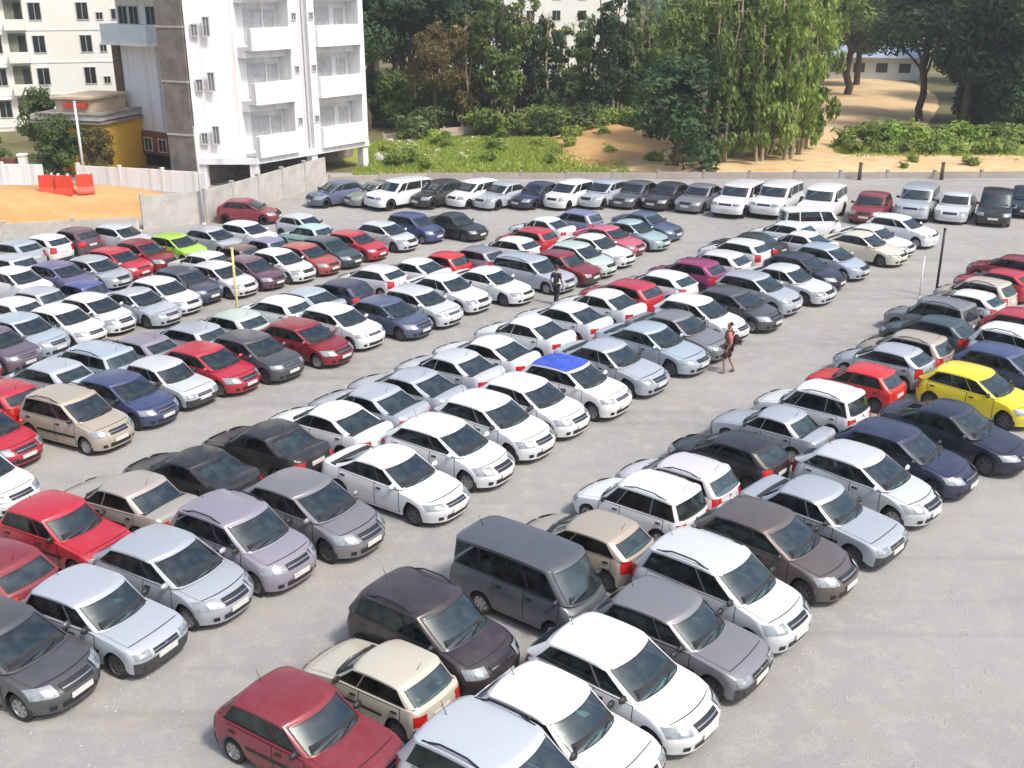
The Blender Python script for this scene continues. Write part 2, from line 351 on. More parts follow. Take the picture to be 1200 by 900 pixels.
SETM = {}
def smooth(me, ang=40):
    me.polygons.foreach_set('use_smooth', [True]*len(me.polygons))
    bm = bmesh.new(); bm.from_mesh(me); lim = radians(ang)
    for e in bm.edges:
        if len(e.link_faces) == 2 and e.calc_face_angle(0) > lim: e.smooth = False
    bm.to_mesh(me); bm.free()
def recalc(me):
    bm = bmesh.new(); bm.from_mesh(me); bmesh.ops.remove_doubles(bm, verts=bm.verts, dist=1e-4); bmesh.ops.recalc_face_normals(bm, faces=bm.faces); bm.to_mesh(me); bm.free()

def car_parts(T):
    """list of (name, mesh, level, parent index, loc, rot) ; level = how near a car must be to carry the part"""
    s = Car(T); P = []
    def add(name, me, m, lvl, parent=None, loc=(0,0,0), rot=(0,0,0), ang=40, fix=False):
        if not isinstance(me, bpy.types.Mesh): me = me.mesh(name)
        if fix: recalc(me)
        me.materials.clear(); me.materials.append(m); smooth(me, ang); P.append((name, me, lvl, parent, loc, rot)); return len(P)-1
    van = T is CT['van']; quarter = T in (CT['wagon'], CT['suv'], CT['van'], CT['mpv']); W_ = s.openings(van, quarter)
    sh = s.shell(); k = s.cabin(W_); sh.add(k.v, k.f)
    body = add('body', sh, M['paint'], 0, fix=True, ang=50)
    mb = MB(); mb.box((0,0,.40), (s.L-.95, s.W-.42, .44)); mb.box((0,0,.41), (s.L-.5, s.W-.95, .40)); mb.box((0,0,.30),(s.xw[0]-s.xw[1]-2*s.Ra-.1, s.W-.10, .16))
    add('underbody', mb, M['under'], 0)
    # cabin floor at the belt, dashboard, seats, steering wheel
    x1_, x0_ = s.gp(1,0,.0).x+.0, s.gp(-1,0,.02).x+.02; mb = MB(); rows = []
    for q in range(13):
        a = lerp(x0_, x1_, q/12)/s.hl; e = s.cap(a, 1); w = min(e[1], s.W/2*.925)-.035; rows.append([(e[0], w*b, s.zd(e[0])+.042-.03*abs(b)) for b in (-1,-.6,-.2,.2,.6,1)])
    mb.grid(rows); xd = s.gp(1,0,.12).x-.24; mb.box((xd, 0, s.zd(xd)+.05), (.36, s.W*.78, .12), top=.9); add('interior', mb, M['cabin'], 0)
    zb = s.zd(0); hh = s.H-zb
    def seat(xc, yc, w, lvl):
        mb = MB(); mb.box((xc, yc, zb+hh*.26), (.16, w, hh*.52), top=.82); mb.box((xc-.03, yc, zb+hh*.63), (.10, min(w, .26), hh*.2), top=.85); add('seat', mb, M['seat'], lvl)
    xs_ = s.gp(1,0,.5).x-.85 if not van else s.gp(1,0,.5).x-.6
    for yc in (-.36, .36): seat(xs_, yc, .46, 1)
    xr_ = max(xs_-.95, s.gp(-1,0,.5).x+.30); mb = MB(); mb.box((xr_, 0, zb+hh*.22), (.16, s.W*.66, hh*.44), top=.9)
    for yc in (-.36, .36): mb.box((xr_-.03, yc, zb+hh*.52), (.09, .24, hh*.16), top=.85)
    add('seat', mb, M['seat'], 1)
    mb = MB(); cw = Vector((xd-.26, -.36, zb+.13)); ring_ = [cw+Vector((-.07*sin(a)*1, .18*cos(a), .17*sin(a)*.8)) for a in [2*pi*q/12 for q in range(13)]]; mb.tube(ring_, .014, 5, False); add('steering_wheel', mb, M['black'], 2)
    # glass in the openings
    for k_, lo, hi, t0, t1 in W_:
        for sg in ((-1, 1) if k_ == 's' else (1,)):
            add({'f':'windscreen','r':'rear_window','s':'side_window'}[k_], s.wpatch(k_, sg, lo, hi, t0, t1, -.004), M['glass'] if k_ != 's' else M['glass_side'], 0)
            add('window_seal', s.seal(k_, sg, lo, hi, t0, t1), M['black'], 1)
    if s.trim == 'band':
        ss_ = [w for w in W_ if w[0] == 's']
        for sg in (-1, 1): add('pillar_trim', s.wpatch('s', sg, ss_[1][2]+.021, ss_[0][1]-.021, .05, .905, .005, 3, 5), M['black'], 0)
    xb = s.hl-s.bp*s.L
    if T in (CT['small'], CT['notch'], CT['suv'], CT['tall']):
        for sg in (-1, 1):
            z_ = .50 if T is not CT['suv'] else .66; xa_, xb_ = s.xw[1]+s.Ra+.05, s.xw[0]-s.Ra-.05
            add('side_moulding', s.patch([[Vector((lerp(xa_, xb_, q/10), sg*s.hy(z_+dz), z_+dz)) for q in range(11)] for dz in (0, .035, .07)], .018), M['black'], 1)
    if T in (CT['small'], CT['notch']):
        for e_ in (1, -1): add('bumper', s.bpatch([(e_*a, b) for a, b in [(1-.06,-1),(1,-1),(1,-.9),(1,-.7),(1,-.4),(1,0),(1,.4),(1,.7),(1,.9),(1,1),(1-.06,1)]], s.sill+.01, .47, .012), M['bumper'], 1)
    for y0, y1, tt in ((.02,.52,.05),(-.5,-.02,.05)):
        q0 = s.gp(1, -.05+y0*0, .04); pa = s.gp(1, y0/s.W*2, .06)+Vector((.03,0,.02)); pb = s.gp(1, y1/s.W*2*.8+.05, .16)+Vector((.02,0,.03)); mb = MB(); mb.tube([pa, pb], .010, 5); add('wiper', mb, M['black'], 2)
    # lamps
    zl0, zl1 = s.lamp; e = s.rf/s.L
    path = lambda sg: [(1, sg*.54),(1, sg*.64),(1, sg*.74),(1, sg*.84),(1, sg*.93),(1, sg),(1-.35*e, sg),(1-.8*e, sg),(1-1.3*e, sg)]
    pr = [(-1, .60),(-1, .74),(-1, .86),(-1, 1),(-1+.4*s.rr/s.L, 1),(-1+.9*s.rr/s.L, 1)]
    boxy = s.bump < .09
    for sg in (-1, 1):
        pp = path(sg) if not boxy else [(1, sg*.52),(1, sg*.66),(1, sg*.8),(1, sg*.93),(1, sg),(1-.3*e, sg)]
        HL = add('headlight', s.bpatch(pp, zl0, zl1, .010), M['lamp'], 0)
        add('reflector', s.bpatch([(1, sg*.66),(1, sg*.72),(1, sg*.78),(1, sg*.84)] if not boxy else [(1, sg*.62),(1, sg*.7),(1, sg*.78),(1, sg*.84)], zl0+.045, zl1-.045, .013), M['chrome'], 2, HL)
        add('tail_light', s.bpatch([(a, sg*b) for a, b in pr], s.tail[0], min(s.tail[1], s.zd(-s.hl*.98)-.02), .010), M['tail'], 0)
    zg = (zl0+.02, zl1-.04)
    add('grille', s.bpatch([(1, -.42+.14*k) for k in range(7)], zg[0]-.01, zg[1]+.01, .009), M['black'], 0)
    gm = (zg[0]+zg[1])/2; add('grille_bar', s.bpatch([(1, -.41+.82*k/6) for k in range(7)], gm-.009, gm+.009, .015, 1), M['chrome'], 2, len(P)-1)
    mb = MB(); pb = s.body(1, 0, zg[1]); mb.tube([(pb[0]+.004,0,gm),(pb[0]+.030,0,gm)], .045, 10); add('badge', mb, M['chrome'], 2)
    mb = MB(); pb = s.body(-1, 0, s.tail[1]-.1); mb.tube([(pb[0]-.014,0,s.tail[1]-.1),(pb[0]-.002,0,s.tail[1]-.1)], .04, 10); add('badge', mb, M['chrome'], 2)
    mb = MB(); pa = s.roof(-.75, 0); mb.tube([tuple(pa-Vector((0,0,.01))), (pa.x-.12, 0, pa.z+.22)], [.008,.004], 5); add('aerial', mb, M['black'], 2)
    zi = s.sill+.06
    add('air_intake', s.bpatch([(1, -.5+.1*k) for k in range(11)], zi, zi+.13, .009), M['black'], 1)
    add('rear_bumper_trim', s.bpatch([(-1, -.7+.14*k) for k in range(11)], s.sill+.02, s.sill+.12, .009), M['black'], 1)
    mb = MB(); zc = zi+.19; mb.box((s.body(1,0,zc)[0]+.012, 0, zc), (.02,.50,.11)); add('number_plate', mb, M['plate'], 0)
    mb = MB(); zc = s.tail[0]+.06; mb.box((s.body(-1,0,zc)[0]-.012, 0, zc), (.02,.50,.12)); add('number_plate', mb, M['plate'], 0)
    for sg in (-1, 1):   # fog lamp recesses
        add('fog_lamp', s.bpatch([(1, sg*(.62+.06*k)) for k in range(4)], zi+.01, zi+.11, .009), M['black'], 1)
    # doors, handles, bonnet
    xA = s.xw[0]-s.Ra-.06; fA = s.gp(1,1,.0).x
    xfr = min(xA, fA-.02) if not van else s.xw[0]+.1; xrr = max(s.xw[1]-.1, s.gp(-1,1,0).x+.25) if not van else s.xw[1]+s.Ra+.05
    for sg in (-1, 1):
        for x0, x1 in ((xfr, xb+.012), (xb-.012, xrr)):
            d = add('door', s.bside(sg, x0, x1, s.sill+.08, 0, .009), M['paint'], 2)
            add('door_gap', s.bside(sg, x0+.016, x1-.016, s.sill+.065, .012, .004, clip=.015), M['black'], 2, d)
            zh = s.zd(x1)-.13; mb = MB(); mb.box((x1+.14, sg*(s.hy(zh)+.022), zh), (.17,.03,.035), top=.8); add('handle', mb, M['black'], 2, d)
        mb = MB(); bm = bmesh.new(); bmesh.ops.create_uvsphere(bm, u_segments=10, v_segments=6, radius=1)
        xm = s.gp(1,1,.05).x-.16; zm = s.zd(xm)+.07
        for v in bm.verts:
            v.co = Vector((xm+v.co.x*(.07 if v.co.x > 0 else .03), sg*(s.W/2+.035)+v.co.y*.11, zm+v.co.z*.075))
        me = bpy.data.meshes.new('wing_mirror'); bm.to_mesh(me); bm.free(); add('wing_mirror', me, M['paint'] if s.trim == 'band' else M['black'], 0)
    if not van:
        h = add('bonnet', s.hood(.008), M['paint'], 2); add('bonnet_gap', s.hood(.004, .007), M['black'], 2, h)
    if s.rails:
        for sg in (-1, 1):
            pts = [s.gp(a, sg, 1)+Vector((0,-sg*.05,.075 if abs(a) < .6 else .01)) for a in (.72,.6,.3,0,-.3,-.6,-.72)]
            mb = MB(); mb.tube(pts, .018, 6); add('roof_rail', mb, M['black'], 1)
    for i, (xa) in enumerate(s.xw):
        for sg in (-1, 1):
            t, r = WHEELS[s.R]
            rot = (0,0,0) if sg > 0 else (0,0,pi)
            w = len(P); P.append(('tyre', t, 0, None, (xa, sg*(s.W/2-.105), s.R), rot)); P.append(('rim', r, 0, w, (0,0,0), (0,0,0)))
    return P
WHEELS = {}
for T in CT.values():
    if T['R'] not in WHEELS:
        t, r = wheel_meshes(T['R'], .18)
        for me, m in ((t, M['rubber']), (r, M['rim'])): recalc(me); me.materials.append(m); smooth(me, 35)
        WHEELS[T['R']] = (t, r)
PARTS = {k: car_parts(T) for k, T in CT.items()}

# colour name -> linear rgb, metallic amount
PC = {'white':(.70,.715,.73,0),'silver white':(.60,.63,.66,.15),'lilac white':(.66,.64,.69,.1),'silver':(.46,.50,.55,.3),'pale silver':(.54,.58,.63,.2),'grey':(.22,.22,.24,.3),
 'lilac grey':(.30,.28,.34,.3),'dark grey':(.085,.088,.098,.3),'slate grey':(.10,.11,.13,.3),'black':(.014,.015,.017,.1),'plum black':(.035,.027,.034,.1),'navy':(.022,.028,.075,.2),'dark navy':(.014,.018,.045,.2),
 'navy grey':(.06,.075,.11,.3),'dark blue':(.05,.07,.17,.2),'blue':(.07,.09,.28,.15),'slate blue':(.09,.12,.20,.3),'pale blue':(.42,.50,.57,.25),'lilac blue':(.22,.22,.36,.2),'purple blue':(.14,.13,.25,.2),
 'maroon':(.21,.018,.03,.1),'red':(.42,.012,.03,0),'bright red':(.60,.012,.012,0),'dark red':(.22,.010,.018,.1),'dusty red':(.38,.07,.06,.05),'pink red':(.50,.10,.14,.05),'dark pink':(.42,.06,.10,.05),'magenta':(.28,.02,.12,.1),
 'plum':(.12,.06,.09,.2),'plum grey':(.15,.12,.16,.3),'brown grey':(.13,.11,.105,.3),'brown':(.12,.07,.055,.2),'olive grey':(.24,.25,.22,.2),'grey beige':(.42,.38,.34,.3),'beige':(.46,.40,.32,.25),'pale beige':(.58,.50,.42,.15),'cream':(.66,.62,.50,.05),'dull cream':(.56,.53,.43,.15),
 'dark teal':(.035,.065,.075,.2),'pale teal':(.36,.50,.52,.2),'pale green':(.48,.58,.52,.15),'mint':(.35,.58,.50,.1),'lime green':(.34,.58,.06,0),'yellow':(.80,.66,.02,0),'white blue':(.72,.72,.71,0)}
KIND = {'hatch':'hatchback','hatchb':'hatchback','hatchc':'hatchback','sedanb':'sedan','small':'small hatchback','tall':'tall hatchback','sedan':'sedan','notch':'boxy sedan','wagon':'estate car','mpv':'minivan','suv':'SUV','van':'microvan'}
ROWN = {'R1':'right rear row','R2':'right front row','C1':'middle rear row','C2':'middle front row','L1':'left front row','L2':'left second row','L3':'left third row','L4':'left fourth row','L5':'left fifth row','L6':'left wall row','F':'far back row','X':''}
RSCALE = dict(L2=.94,L3=.93,L4=.92,L5=.93,L6=.93,L1=.98,C1=1.0,C2=1.03,R1=1.03,R2=1.05,R1B=.93)
CARS = [
 ('R1', 'small', 'maroon', 'F', -3.68, 16.05, -32.2),
 ('R1', 'small', 'dull cream', 'B', -2.63, 17.79, 145.9),
 ('R1', 'tall', 'plum black', 'F', -1.63, 19.17, -34.7),
 ('R1', 'van', 'slate grey', 'F', 0.37, 21.15, -36.7),
 ('R1', 'hatch', 'beige', 'B', 1.73, 23.26, 142.0),
 ('R1', 'mpv', 'white', 'B', 3.32, 25.27, 140.9),
 ('R1', 'tall', 'lilac white', 'B', 4.46, 26.53, 140.2),
 ('R1', 'hatch', 'black', 'B', 6.2, 28.38, 139.4),
 ('R1', 'notch', 'silver', 'B', 7.95, 30.35, 138.6),
 ('R1', 'mpv', 'white', 'B', 9.57, 32.04, 137.8),
 ('R1', 'small', 'bright red', 'B', 11.69, 34.37, 137.0),
 ('R1', 'hatch', 'silver', 'B', 13.28, 36.4, 136.4),
 ('R1', 'tall', 'beige', 'B', 14.44, 37.59, 136.1),
 ('R1', 'hatch', 'dark teal', 'B', 16.15, 39.97, 135.7),
 ('R1', 'mpv', 'grey', 'B', 17.01, 41.84, 135.4),
 ('R1', 'hatch', 'white', 'B', 19.02, 43.88, 135.1),
 ('R1', 'tall', 'pale beige', 'B', 20.14, 45.27, 134.8),
 ('R1', 'hatch', 'red', 'B', 21.96, 47.47, 134.4),
 ('R1', 'hatch', 'dark red', 'B', 23.49, 49.72, 134.2),
 ('R2', 'tall', 'pale silver', 'F', -0.07, 14.54, -35.9),
 ('R2', 'small', 'white', 'F', 0.94, 16.06, -36.9),
 ('R2', 'hatch', 'white', 'F', 2.15, 17.58, -37.9),
 ('R2', 'small', 'grey', 'F', 3.5, 19.15, -38.8),
 ('R2', 'tall', 'silver white', 'F', 4.66, 20.84, -39.9),
 ('R2', 'hatch', 'brown grey', 'F', 6.3, 22.8, -41.0),
 ('R2', 'notch', 'silver', 'F', 7.91, 24.56, -41.9),
 ('R2', 'hatch', 'silver white', 'F', 9.65, 26.48, -42.8),
 ('R2', 'hatch', 'navy', 'F', 11.23, 28.11, -43.4),
 ('R2', 'sedan', 'dark navy', 'F', 13.32, 29.85, -44.5),
 ('R2', 'hatch', 'yellow', 'F', 15.44, 33.12, -44.8),
 ('R2', 'hatch', 'dark blue', 'F', 17.31, 35.09, -45.5),
 ('R2', 'tall', 'white', 'F', 18.71, 37.17, -45.9),
 ('R2', 'hatch', 'red', 'F', 20.25, 39.62, -45.9),
 ('C2', 'hatch', 'dark grey', 'F', -10.2, 18.51, -26.7),
 ('C2', 'small', 'silver', 'F', -8.77, 19.8, -28.0),
 ('C2', 'hatch', 'silver', 'F', -7.76, 21.64, -29.6),
 ('C2', 'tall', 'lilac grey', 'F', -6.51, 23.07, -31.0),
 ('C2', 'hatch', 'grey', 'F', -5.11, 24.64, -32.3),
 ('C2', 'sedan', 'white', 'F', -3.2, 26.68, -33.9),
 ('C2', 'hatch', 'white', 'F', -1.81, 28.59, -34.9),
 ('C2', 'hatch', 'white', 'F', -0.52, 30.48, -35.7),
 ('C2', 'hatch', 'white', 'F', 0.67, 32.18, -36.5),
 ('C2', 'hatch', 'white blue', 'F', 2.13, 33.79, -37.3),
 ('C2', 'sedan', 'silver', 'F', 3.5, 36.02, -37.9),
 ('C2', 'sedan', 'pale blue', 'F', 5.24, 38.18, -38.7),
 ('C2', 'sedan', 'grey', 'F', 6.43, 39.64, -39.2),
 ('C2', 'hatch', 'white', 'F', 7.64, 41.6, -39.7),
 ('C2', 'hatch', 'dark grey', 'F', 9.41, 43.21, -40.4),
 ('C2', 'hatch', 'silver', 'F', 10.77, 45.44, -40.8),
 ('C2', 'sedan', 'silver white', 'F', 12.48, 47.3, -41.4),
 ('C2', 'hatch', 'dark navy', 'F', 13.8, 49.38, -41.7),
 ('C2', 'hatch', 'pale blue', 'F', 15.54, 51.31, -42.2),
 ('C2', 'sedan', 'cream', 'F', 18.04, 54.22, -42.7),
 ('C2', 'sedan', 'white', 'F', 19.13, 55.99, -43.1),
 ('C2', 'hatch', 'white', 'F', 21.34, 58.05, -43.6),
 ('C1', 'hatch', 'maroon', 'B', -12.15, 21.5, 153.6),
 ('C1', 'small', 'red', 'F', -11.02, 23.59, -27.7),
 ('C1', 'notch', 'grey beige', 'B', -10.13, 25.33, 150.9),
 ('C1', 'sedan', 'black', 'B', -8.88, 26.94, 149.7),
 ('C1', 'sedan', 'black', 'B', -7.2, 28.78, 148.2),
 ('C1', 'sedan', 'white', 'B', -5.62, 30.47, 147.1),
 ('C1', 'sedan', 'silver', 'B', -4.59, 31.99, 146.3),
 ('C1', 'sedan', 'silver', 'B', -3.52, 33.52, 145.6),
 ('C1', 'sedan', 'silver white', 'B', -2.19, 35.39, 144.8),
 ('C1', 'sedan', 'white', 'B', -0.97, 37.1, 144.1),
 ('C1', 'sedan', 'white', 'B', 0.48, 39.45, 143.3),
 ('C1', 'sedan', 'white', 'B', 2.04, 41.38, 142.5),
 ('C1', 'sedan', 'white', 'B', 3.61, 43.29, 141.8),
 ('C1', 'hatch', 'red', 'B', 4.68, 44.88, 141.5),
 ('C1', 'hatch', 'white', 'B', 6.46, 46.77, 140.9),
 ('C1', 'hatch', 'magenta', 'B', 8.09, 48.65, 140.3),
 ('C1', 'hatch', 'lilac white', 'B', 9.6, 50.42, 139.8),
 ('C1', 'hatch', 'white', 'B', 11.17, 53.05, 139.4),
 ('C1', 'sedan', 'black', 'B', 12.18, 54.57, 139.0),
 ('C1', 'hatch', 'white', 'B', 14.56, 57.31, 138.6),
 ('C1', 'sedan', 'white', 'B', 14.79, 54.69, 138.1),
 ('L1', 'hatch', 'white', 'F', -14.67, 26.69, -26.0),
 ('L1', 'hatch', 'red', 'F', -15.84, 29.68, -26.1),
 ('L1', 'tall', 'beige', 'F', -13.52, 30.94, -27.8),
 ('L1', 'hatch', 'dark blue', 'F', -12.64, 32.88, -28.8),
 ('L1', 'small', 'silver white', 'F', -11.74, 34.5, -29.5),
 ('L1', 'hatch', 'red', 'F', -10.67, 35.86, -30.4),
 ('L1', 'hatch', 'dark grey', 'F', -9.32, 37.12, -31.2),
 ('L1', 'hatch', 'dark red', 'F', -7.8, 38.79, -32.3),
 ('L1', 'hatch', 'white', 'F', -6.76, 40.73, -32.9),
 ('L1', 'hatch', 'slate blue', 'F', -4.95, 42.07, -33.9),
 ('L1', 'hatch', 'silver white', 'F', -3.79, 43.63, -34.5),
 ('L1', 'sedan', 'white', 'F', -2.85, 45.84, -35.0),
 ('L1', 'sedan', 'white', 'F', -0.99, 47.13, -35.7),
 ('L1', 'wagon', 'silver', 'F', 1.03, 49.12, -36.7),
 ('L1', 'small', 'dark red', 'F', 2.58, 50.12, -37.1),
 ('L1', 'hatch', 'pale green', 'F', 3.39, 51.63, -37.5),
 ('L1', 'sedan', 'white', 'F', 4.25, 53.82, -37.8),
 ('L1', 'sedan', 'pink red', 'F', 5.16, 56.18, -38.0),
 ('L1', 'sedan', 'pale teal', 'F', 6.56, 57.43, -38.5),
 ('L1', 'sedan', 'slate blue', 'F', 7.61, 59.74, -38.8),
 ('L2', 'hatch', 'red', 'B', -16.83, 32.53, 153.3),
 ('L2', 'hatch', 'silver', 'B', -15.96, 34.57, 152.4),
 ('L2', 'wagon', 'pale blue', 'B', -15.13, 36.25, 151.4),
 ('L2', 'hatch', 'lilac grey', 'B', -13.94, 37.66, 150.7),
 ('L2', 'hatch', 'silver', 'B', -12.47, 39.1, 149.7),
 ('L2', 'hatch', 'pale green', 'B', -11.22, 40.54, 149.0),
 ('L2', 'hatch', 'white', 'B', -9.88, 42.76, 148.0),
 ('L2', 'sedan', 'pale blue', 'B', -8.91, 44.16, 147.5),
 ('L2', 'hatch', 'navy', 'B', -7.71, 45.42, 147.0),
 ('L2', 'hatch', 'lilac white', 'B', -6.48, 47.99, 146.3),
 ('L2', 'sedan', 'white', 'B', -4.7, 49.24, 145.4),
 ('L2', 'small', 'bright red', 'B', -3.54, 50.71, 145.0),
 ('L2', 'hatch', 'lilac grey', 'B', -1.96, 51.74, 144.3),
 ('L2', 'hatch', 'white', 'B', -0.25, 53.97, 143.7),
 ('L2', 'hatch', 'red', 'B', 0.77, 55.83, 143.3),
 ('L2', 'sedan', 'white', 'B', 1.66, 58.59, 143.0),
 ('L2', 'tall', 'lilac blue', 'B', 3.48, 60.44, 142.5),
 ('L3', 'hatch', 'red', 'F', -19.99, 36.46, -26.2),
 ('L3', 'hatch', 'plum grey', 'F', -19.12, 37.9, -26.7),
 ('L3', 'hatch', 'pale blue', 'F', -18.73, 39.57, -27.0),
 ('L3', 'hatch', 'white', 'F', -17.74, 40.95, -27.7),
 ('L3', 'hatch', 'white', 'F', -17.1, 42.51, -28.4),
 ('L3', 'sedan', 'silver', 'F', -15.74, 43.68, -29.1),
 ('L3', 'hatch', 'white', 'F', -15.12, 45.26, -29.8),
 ('L3', 'hatch', 'navy grey', 'F', -14.6, 46.88, -30.3),
 ('L3', 'hatch', 'lilac white', 'F', -13.32, 48.06, -30.7),
 ('L3', 'hatch', 'plum', 'F', -12.21, 49.34, -31.1),
 ('L3', 'hatch', 'white', 'F', -11.09, 50.61, -31.7),
 ('L3', 'hatch', 'dusty red', 'F', -10.07, 51.95, -32.2),
 ('L3', 'hatch', 'dark teal', 'F', -9.18, 53.38, -32.7),
 ('L3', 'hatch', 'red', 'F', -8.07, 54.88, -33.3),
 ('L3', 'hatch', 'silver white', 'F', -6.72, 56.99, -33.8),
 ('L3', 'tall', 'dark blue', 'F', -5.35, 58.99, -34.4),
 ('L3', 'sedan', 'black', 'F', -3.16, 59.62, -35.2),
 ('L4', 'hatch', 'lilac white', 'B', -20.91, 42.63, 153.2),
 ('L4', 'small', 'silver', 'B', -20.53, 44.29, 152.5),
 ('L4', 'small', 'blue', 'B', -19.03, 45.4, 151.8),
 ('L4', 'small', 'white', 'B', -15.21, 51.03, 149.7),
 ('L4', 'small', 'brown', 'B', -13.95, 52.53, 149.0),
 ('L4', 'small', 'lilac blue', 'B', -12.86, 53.99, 148.4),
 ('L4', 'small', 'mint', 'B', -11.1, 57.16, 147.4),
 ('L5', 'hatch', 'white', 'F', -22.13, 46.91, -26.8),
 ('L5', 'hatch', 'purple blue', 'F', -20.65, 48.07, -27.5),
 ('L5', 'hatch', 'silver', 'F', -19.54, 49.38, -28.2),
 ('L5', 'hatch', 'red', 'F', -19.09, 51.08, -28.8),
 ('L5', 'hatch', 'dark red', 'F', -18.3, 52.57, -29.4),
 ('L5', 'hatch', 'lime green', 'F', -17.08, 54.01, -30.1),
 ('L5', 'hatch', 'silver', 'F', -15.71, 55.93, -30.7),
 ('L5', 'hatch', 'white', 'F', -14.17, 57.18, -31.3),
 ('L5', 'hatch', 'pale silver', 'F', -11.54, 59.34, -32.2),
 ('L6', 'hatch', 'silver', 'B', -24.13, 49.81, 153.2),
 ('L6', 'hatch', 'pale blue', 'B', -25.12, 52.98, 152.9),
 ('L6', 'hatch', 'white', 'B', -24.31, 54.45, 152.4),
 ('L6', 'hatch', 'plum', 'B', -23.29, 55.8, 152.0),
 ('L6', 'hatch', 'pale silver', 'F', -20.69, 56.3, -28.5),
 ('F', 'hatch', 'slate blue', 'V', -11.37, 69.18, -128.0),
 ('F', 'sedan', 'olive grey', 'V', -8.83, 69.53, -126.0),
 ('F', 'suv', 'white', 'V', -7.18, 68.58, -125.0),
 ('F', 'hatch', 'black', 'V', -4.74, 68.85, -124.0),
 ('F', 'tall', 'white', 'V', -2.47, 69.02, -122.0),
 ('F', 'sedan', 'silver', 'V', -0.57, 68.67, -121.0),
 ('F', 'sedan', 'navy', 'V', 1.8, 69.09, -120.0),
 ('F', 'tall', 'white', 'V', 3.85, 69.0, -118.0),
 ('F', 'hatch', 'silver', 'V', 6.17, 69.59, -117.0),
 ('F', 'sedan', 'slate grey', 'V', 8.43, 70.06, -116.0),
 ('F', 'sedan', 'plum black', 'V', 10.53, 69.77, -115.0),
 ('F', 'sedan', 'grey', 'V', 12.53, 69.13, -113.0),
 ('F', 'suv', 'white', 'V', 14.8, 68.14, -112.0),
 ('F', 'suv', 'white', 'V', 17.2, 68.13, -110.0),
 ('F', 'suv', 'white', 'V', 19.68, 66.89, -109.0),
 ('F', 'hatch', 'maroon', 'V', 22.68, 66.8, -108.0),
 ('F', 'suv', 'silver', 'V', 25.95, 68.12, -107.0),
 ('F', 'sedan', 'silver white', 'V', 28.22, 67.88, -106.0),
 ('F', 'mpv', 'black', 'V', 30.2, 66.92, -105.0),
 ('F', 'sedan', 'dark navy', 'V', 33.2, 69.44, -104.0),
 ('X', 'hatch', 'maroon', 'V', -15.65, 63.67, -8.0),
 ('X', 'van', 'white', 'V', 16.66, 59.6, 4.0)
]
def car_labels():
    byrow = {}
    for i, c in enumerate(CARS): byrow.setdefault(c[0], []).append(i)
    lab = {}; kn = lambda i: '%s %s' % ({'white blue':'white'}.get(CARS[i][2], CARS[i][2]), KIND[CARS[i][1]].replace('small ','').replace('tall ','').replace('boxy ',''))
    full = lambda i: '%s %s' % (CARS[i][2], KIND[CARS[i][1]])
    for r, ids in byrow.items():
        for n, i in enumerate(ids):
            if r == 'X': continue
            a = ids[n-1] if n > 0 else None; b = ids[n+1] if n+1 < len(ids) else None
            if a is not None and b is not None: lab[i] = '%s between %s and %s in %s' % (full(i), kn(a), kn(b), ROWN[r])
            elif b is not None: lab[i] = '%s at the %s end of %s beside %s' % (full(i), 'left' if r == 'F' else 'near', ROWN[r], kn(b))
            else: lab[i] = '%s at the %s end of %s beside %s' % (full(i), 'right' if r == 'F' else 'far', ROWN[r], kn(a))
    ordn = ['first','second','third','fourth','fifth','sixth','seventh','eighth','ninth','tenth','eleventh','twelfth','thirteenth','fourteenth','fifteenth','sixteenth','seventeenth','eighteenth','nineteenth','twentieth','twenty-first','twenty-second','twenty-third']
    from collections import Counter
    cnt = Counter(lab.values())
    for r, ids in byrow.items():
        for n, i in enumerate(ids):
            if i in lab and cnt[lab[i]] > 1: lab[i] = '%s, %s car from the %s end of %s' % (full(i), ordn[n], 'left' if r == 'F' else 'near', ROWN[r])
    for i, c in enumerate(CARS):
        if c[2] == 'white blue': lab[i] = 'white hatchback with a bright blue roof in middle front row'
        elif c[2] == 'yellow': lab[i] = 'bright yellow hatchback, the only yellow car, in right front row'
        elif c[2] == 'lime green': lab[i] = 'lime green hatchback, the only green car by the left wall'
        elif c[0] == 'X' and c[1] == 'van': lab[i] = 'white microvan parked sideways in front of the white SUVs'
        elif c[0] == 'X': lab[i] = 'maroon hatchback parked sideways against the grey concrete wall'
        elif c[1] == 'van': lab[i] = 'slate grey flat-fronted microvan behind the white hatchbacks in right rear row'
    return lab
LAB = car_labels()
BANDED = {'silver','silver white','dark grey','slate blue','dark red','red','grey','navy','navy grey'}
PROTO = {}
M['tarp'] = mat("blue_roof_wrap", (.045,.09,.48), rough=.55, var=.25, scale=3, bump=.3, bscale=9)
